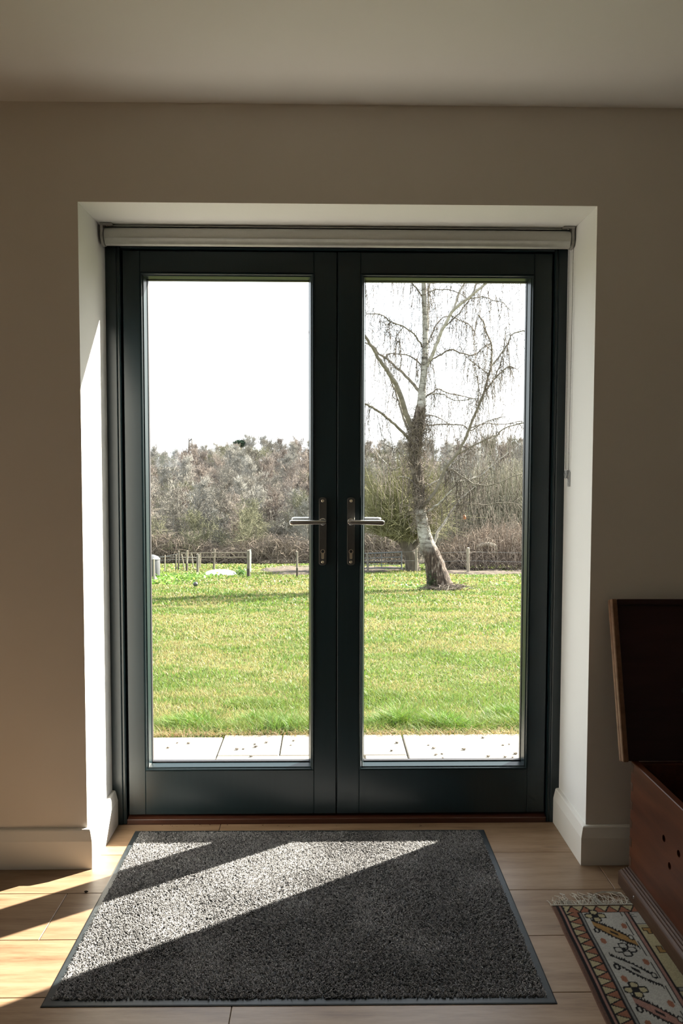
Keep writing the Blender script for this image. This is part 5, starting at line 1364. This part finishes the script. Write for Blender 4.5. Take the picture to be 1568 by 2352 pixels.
for i in range(2000):
    c = np.array(hd[rw.randrange(len(hd))]) + np.array([rw.gauss(0, 0.12), rw.gauss(0, 0.3), rw.gauss(0, 0.08)])
    a = rw.uniform(0, 6.28); el = rw.uniform(0.2, 1.45); L = rw.uniform(1.2, 3.7)*(0.55+0.5*math.sin(el))
    d = np.array([math.cos(a)*math.cos(el)*0.9, math.sin(a)*math.cos(el)*0.9, math.sin(el)]); pts = [c]; dd = d
    for k in range(4):
        dd = dd + np.array([rw.gauss(0, 0.13), rw.gauss(0, 0.13), -0.10*k*(1.2-el*0.6)]); dd /= np.linalg.norm(dd); pts.append(pts[-1]+dd*L/4)
    pts = np.array(pts); sh.append((pts, np.array([0.013, 0.011, 0.009, 0.007, 0.004])))
    for k in (2, 3):
        if rw.random() < 0.8:
            e = pts[k]+np.array([rw.gauss(0, 0.22), rw.gauss(0, 0.22), rw.gauss(0.05, 0.25)]); sh.append((np.array([pts[k], (pts[k]+e)/2, e]), np.array([0.008, 0.007, 0.004])))
fv, ff = tube_arrays(sh, 3)
tag(MB().add(fv.tolist(), ff).build('shoots', M['willow_shoot'], willow), 'dense olive-yellow shoots', kind='stuff')

# bramble thicket right of the birch, and scrub along the far edge of the pasture
def thicket(name, pix, Y, n, L0, L1, r_, mat, label, seed, hmax):
    rr = random.Random(seed); sh = []
    x0, x1 = at_y(pix[0], 1300, Y)[0], at_y(pix[1], 1300, Y)[0]; c0 = ((x0+x1)/2, Y, float(ground_z(0, Y)))
    for i in range(n):
        x = rr.uniform(x0, x1); t = (x-x0)/(x1-x0); hm = hmax*(0.35+0.65*math.sin(math.pi*min(max(t*0.9+0.05, 0), 1)))
        y = Y + rr.gauss(0, 0.8); z = float(ground_z(x, y)) + rr.uniform(0.0, 0.75)*hm
        a = rr.uniform(0, 6.28); L = rr.uniform(L0, L1); dx, dy = math.cos(a)*L, math.sin(a)*L*0.7; up_ = rr.uniform(0.1, 0.5)*hm
        u1, u2 = rr.uniform(0.1, 1.1), rr.uniform(-0.5, 1.3)
        pts = smooth_path([(x, y, z), (x+dx*0.4, y+dy*0.4, z+up_*0.7), (x+dx*0.8, y+dy*0.8, z+up_*u1), (x+dx, y+dy, max(z+up_*u2, float(ground_z(x+dx, y+dy))))], 2)
        sh.append((pts, np.linspace(r_, r_*0.5, len(pts))))
    fv, ff = tube_arrays(sh, 3)
    return tag(MB().add(fv.tolist(), ff).build(name, mat, loc=c0), label, 'thicket')
M['bramble'] = varied('brown_bramble', (0.13, 0.098, 0.076), (0.29, 0.235, 0.19), 1.8, 0.95)
M['scrub'] = varied('rust_brown_scrub', (0.12, 0.093, 0.072), (0.24, 0.195, 0.155), 0.9, 0.95)
M['scrub_olive'] = varied('olive_scrub', (0.14, 0.132, 0.095), (0.29, 0.27, 0.205), 0.9, 0.95)
thicket('bramble_thicket', (1010, 1300), wY+1.2, 3400, 0.35, 1.1, 0.010, M['bramble'], 'brown bramble thicket heaped right of the birch behind the pale post', 3, 2.1)
thicket('hedge_scrub', (985, 1330), wY+5.5, 4200, 0.5, 1.6, 0.013, M['scrub_olive'], 'tall olive-brown scrub behind the bramble thicket', 5, 5.2)
thicket('edge_scrub', (120, 520), 66.5, 3000, 0.8, 2.2, 0.020, M['scrub'], 'reddish-brown scrub at the foot of the wood on the left', 7, 2.6)
thicket('low_scrub', (500, 760), 66.0, 1700, 0.8, 2.2, 0.020, M['scrub'], 'reddish-brown scrub at the foot of the wood behind the lone post', 8, 2.4)
thicket('gate_scrub', (740, 950), 66.5, 1500, 0.8, 2.2, 0.020, M['scrub'], 'grey-brown scrub at the foot of the wood behind the steel gate', 9, 2.8)

# dark pine on the skyline and a distant pylon
M['pine'] = mat_tint('pine_needles', 0.8, 0.1)
px_p = at_y(552, 1014, 185.0)
pine = empty('skyline_pine', (px_p[0], 185.0, float(ground_z(0, 185))), 'dark flat-topped pine on the wooded skyline', 'tree')
MB().tube([(px_p[0], 185, float(ground_z(0, 185))), (px_p[0]+0.2, 185, px_p[2]-0.6)], 0.22, 7).build('trunk', M['willow_bark'], pine)
r = np.random.RandomState(3); N = 1500; a = r.uniform(0, 6.28, N); rr_ = 1.5*np.sqrt(r.rand(N))*(1+0.25*np.sin(3*a)); cx = rr_*np.cos(a); cy = rr_*np.sin(a); cz = 0.8*(1-(rr_/2.0)**2)*r.uniform(-1.4, 0.8, N)-0.3
Pn = np.stack([cx, cy, cz+px_p[2]-float(ground_z(0, 185))], 1); Vn = np.repeat(Pn, 3, 0) + r.normal(0, 0.15, (N*3, 3))
add_obj('crown', mesh_tris('crown', Vn, np.arange(N*3).reshape(-1, 3), M['pine'], np.tile(np.array([0.035, 0.06, 0.04]), (N*3, 1))), pine)
M['pylon'] = varied('galvanised_lattice', (0.10, 0.095, 0.09), (0.15, 0.145, 0.14), 2, 0.6)
PYY = 320.0; pyl = empty('pylon', (at_y(437.5, 1040, PYY)[0], PYY, -2.6), 'faint steel lattice pylon above the wood on the left', 'pylon')
x0 = pyl.location.x; zt = at_y(437, 1007, PYY)[2]; hw0, hw1 = 1.0, 0.55
ml = MB()
for sx in (-1, 1):
    for sy in (-1, 1): MB().tube([(x0+sx*hw0, PYY+sy*hw0, -2.6), (x0+sx*hw1, PYY+sy*hw1, zt)], 0.20, 5).build('leg', M['pylon'], pyl)
for k in range(12):
    za, zb = -2.6+(zt+2.6)*k/12, -2.6+(zt+2.6)*(k+1)/12; wa, wb_ = hw0+(hw1-hw0)*k/12, hw0+(hw1-hw0)*(k+1)/12
    for sy in (-1, 1):
        s_ = 1 if k % 2 else -1
        MB().tube([(x0-s_*wa, PYY+sy*wa, za), (x0+s_*wb_, PYY+sy*wb_, zb)], 0.13, 4).build('lattice_bar', M['pylon'], pyl)
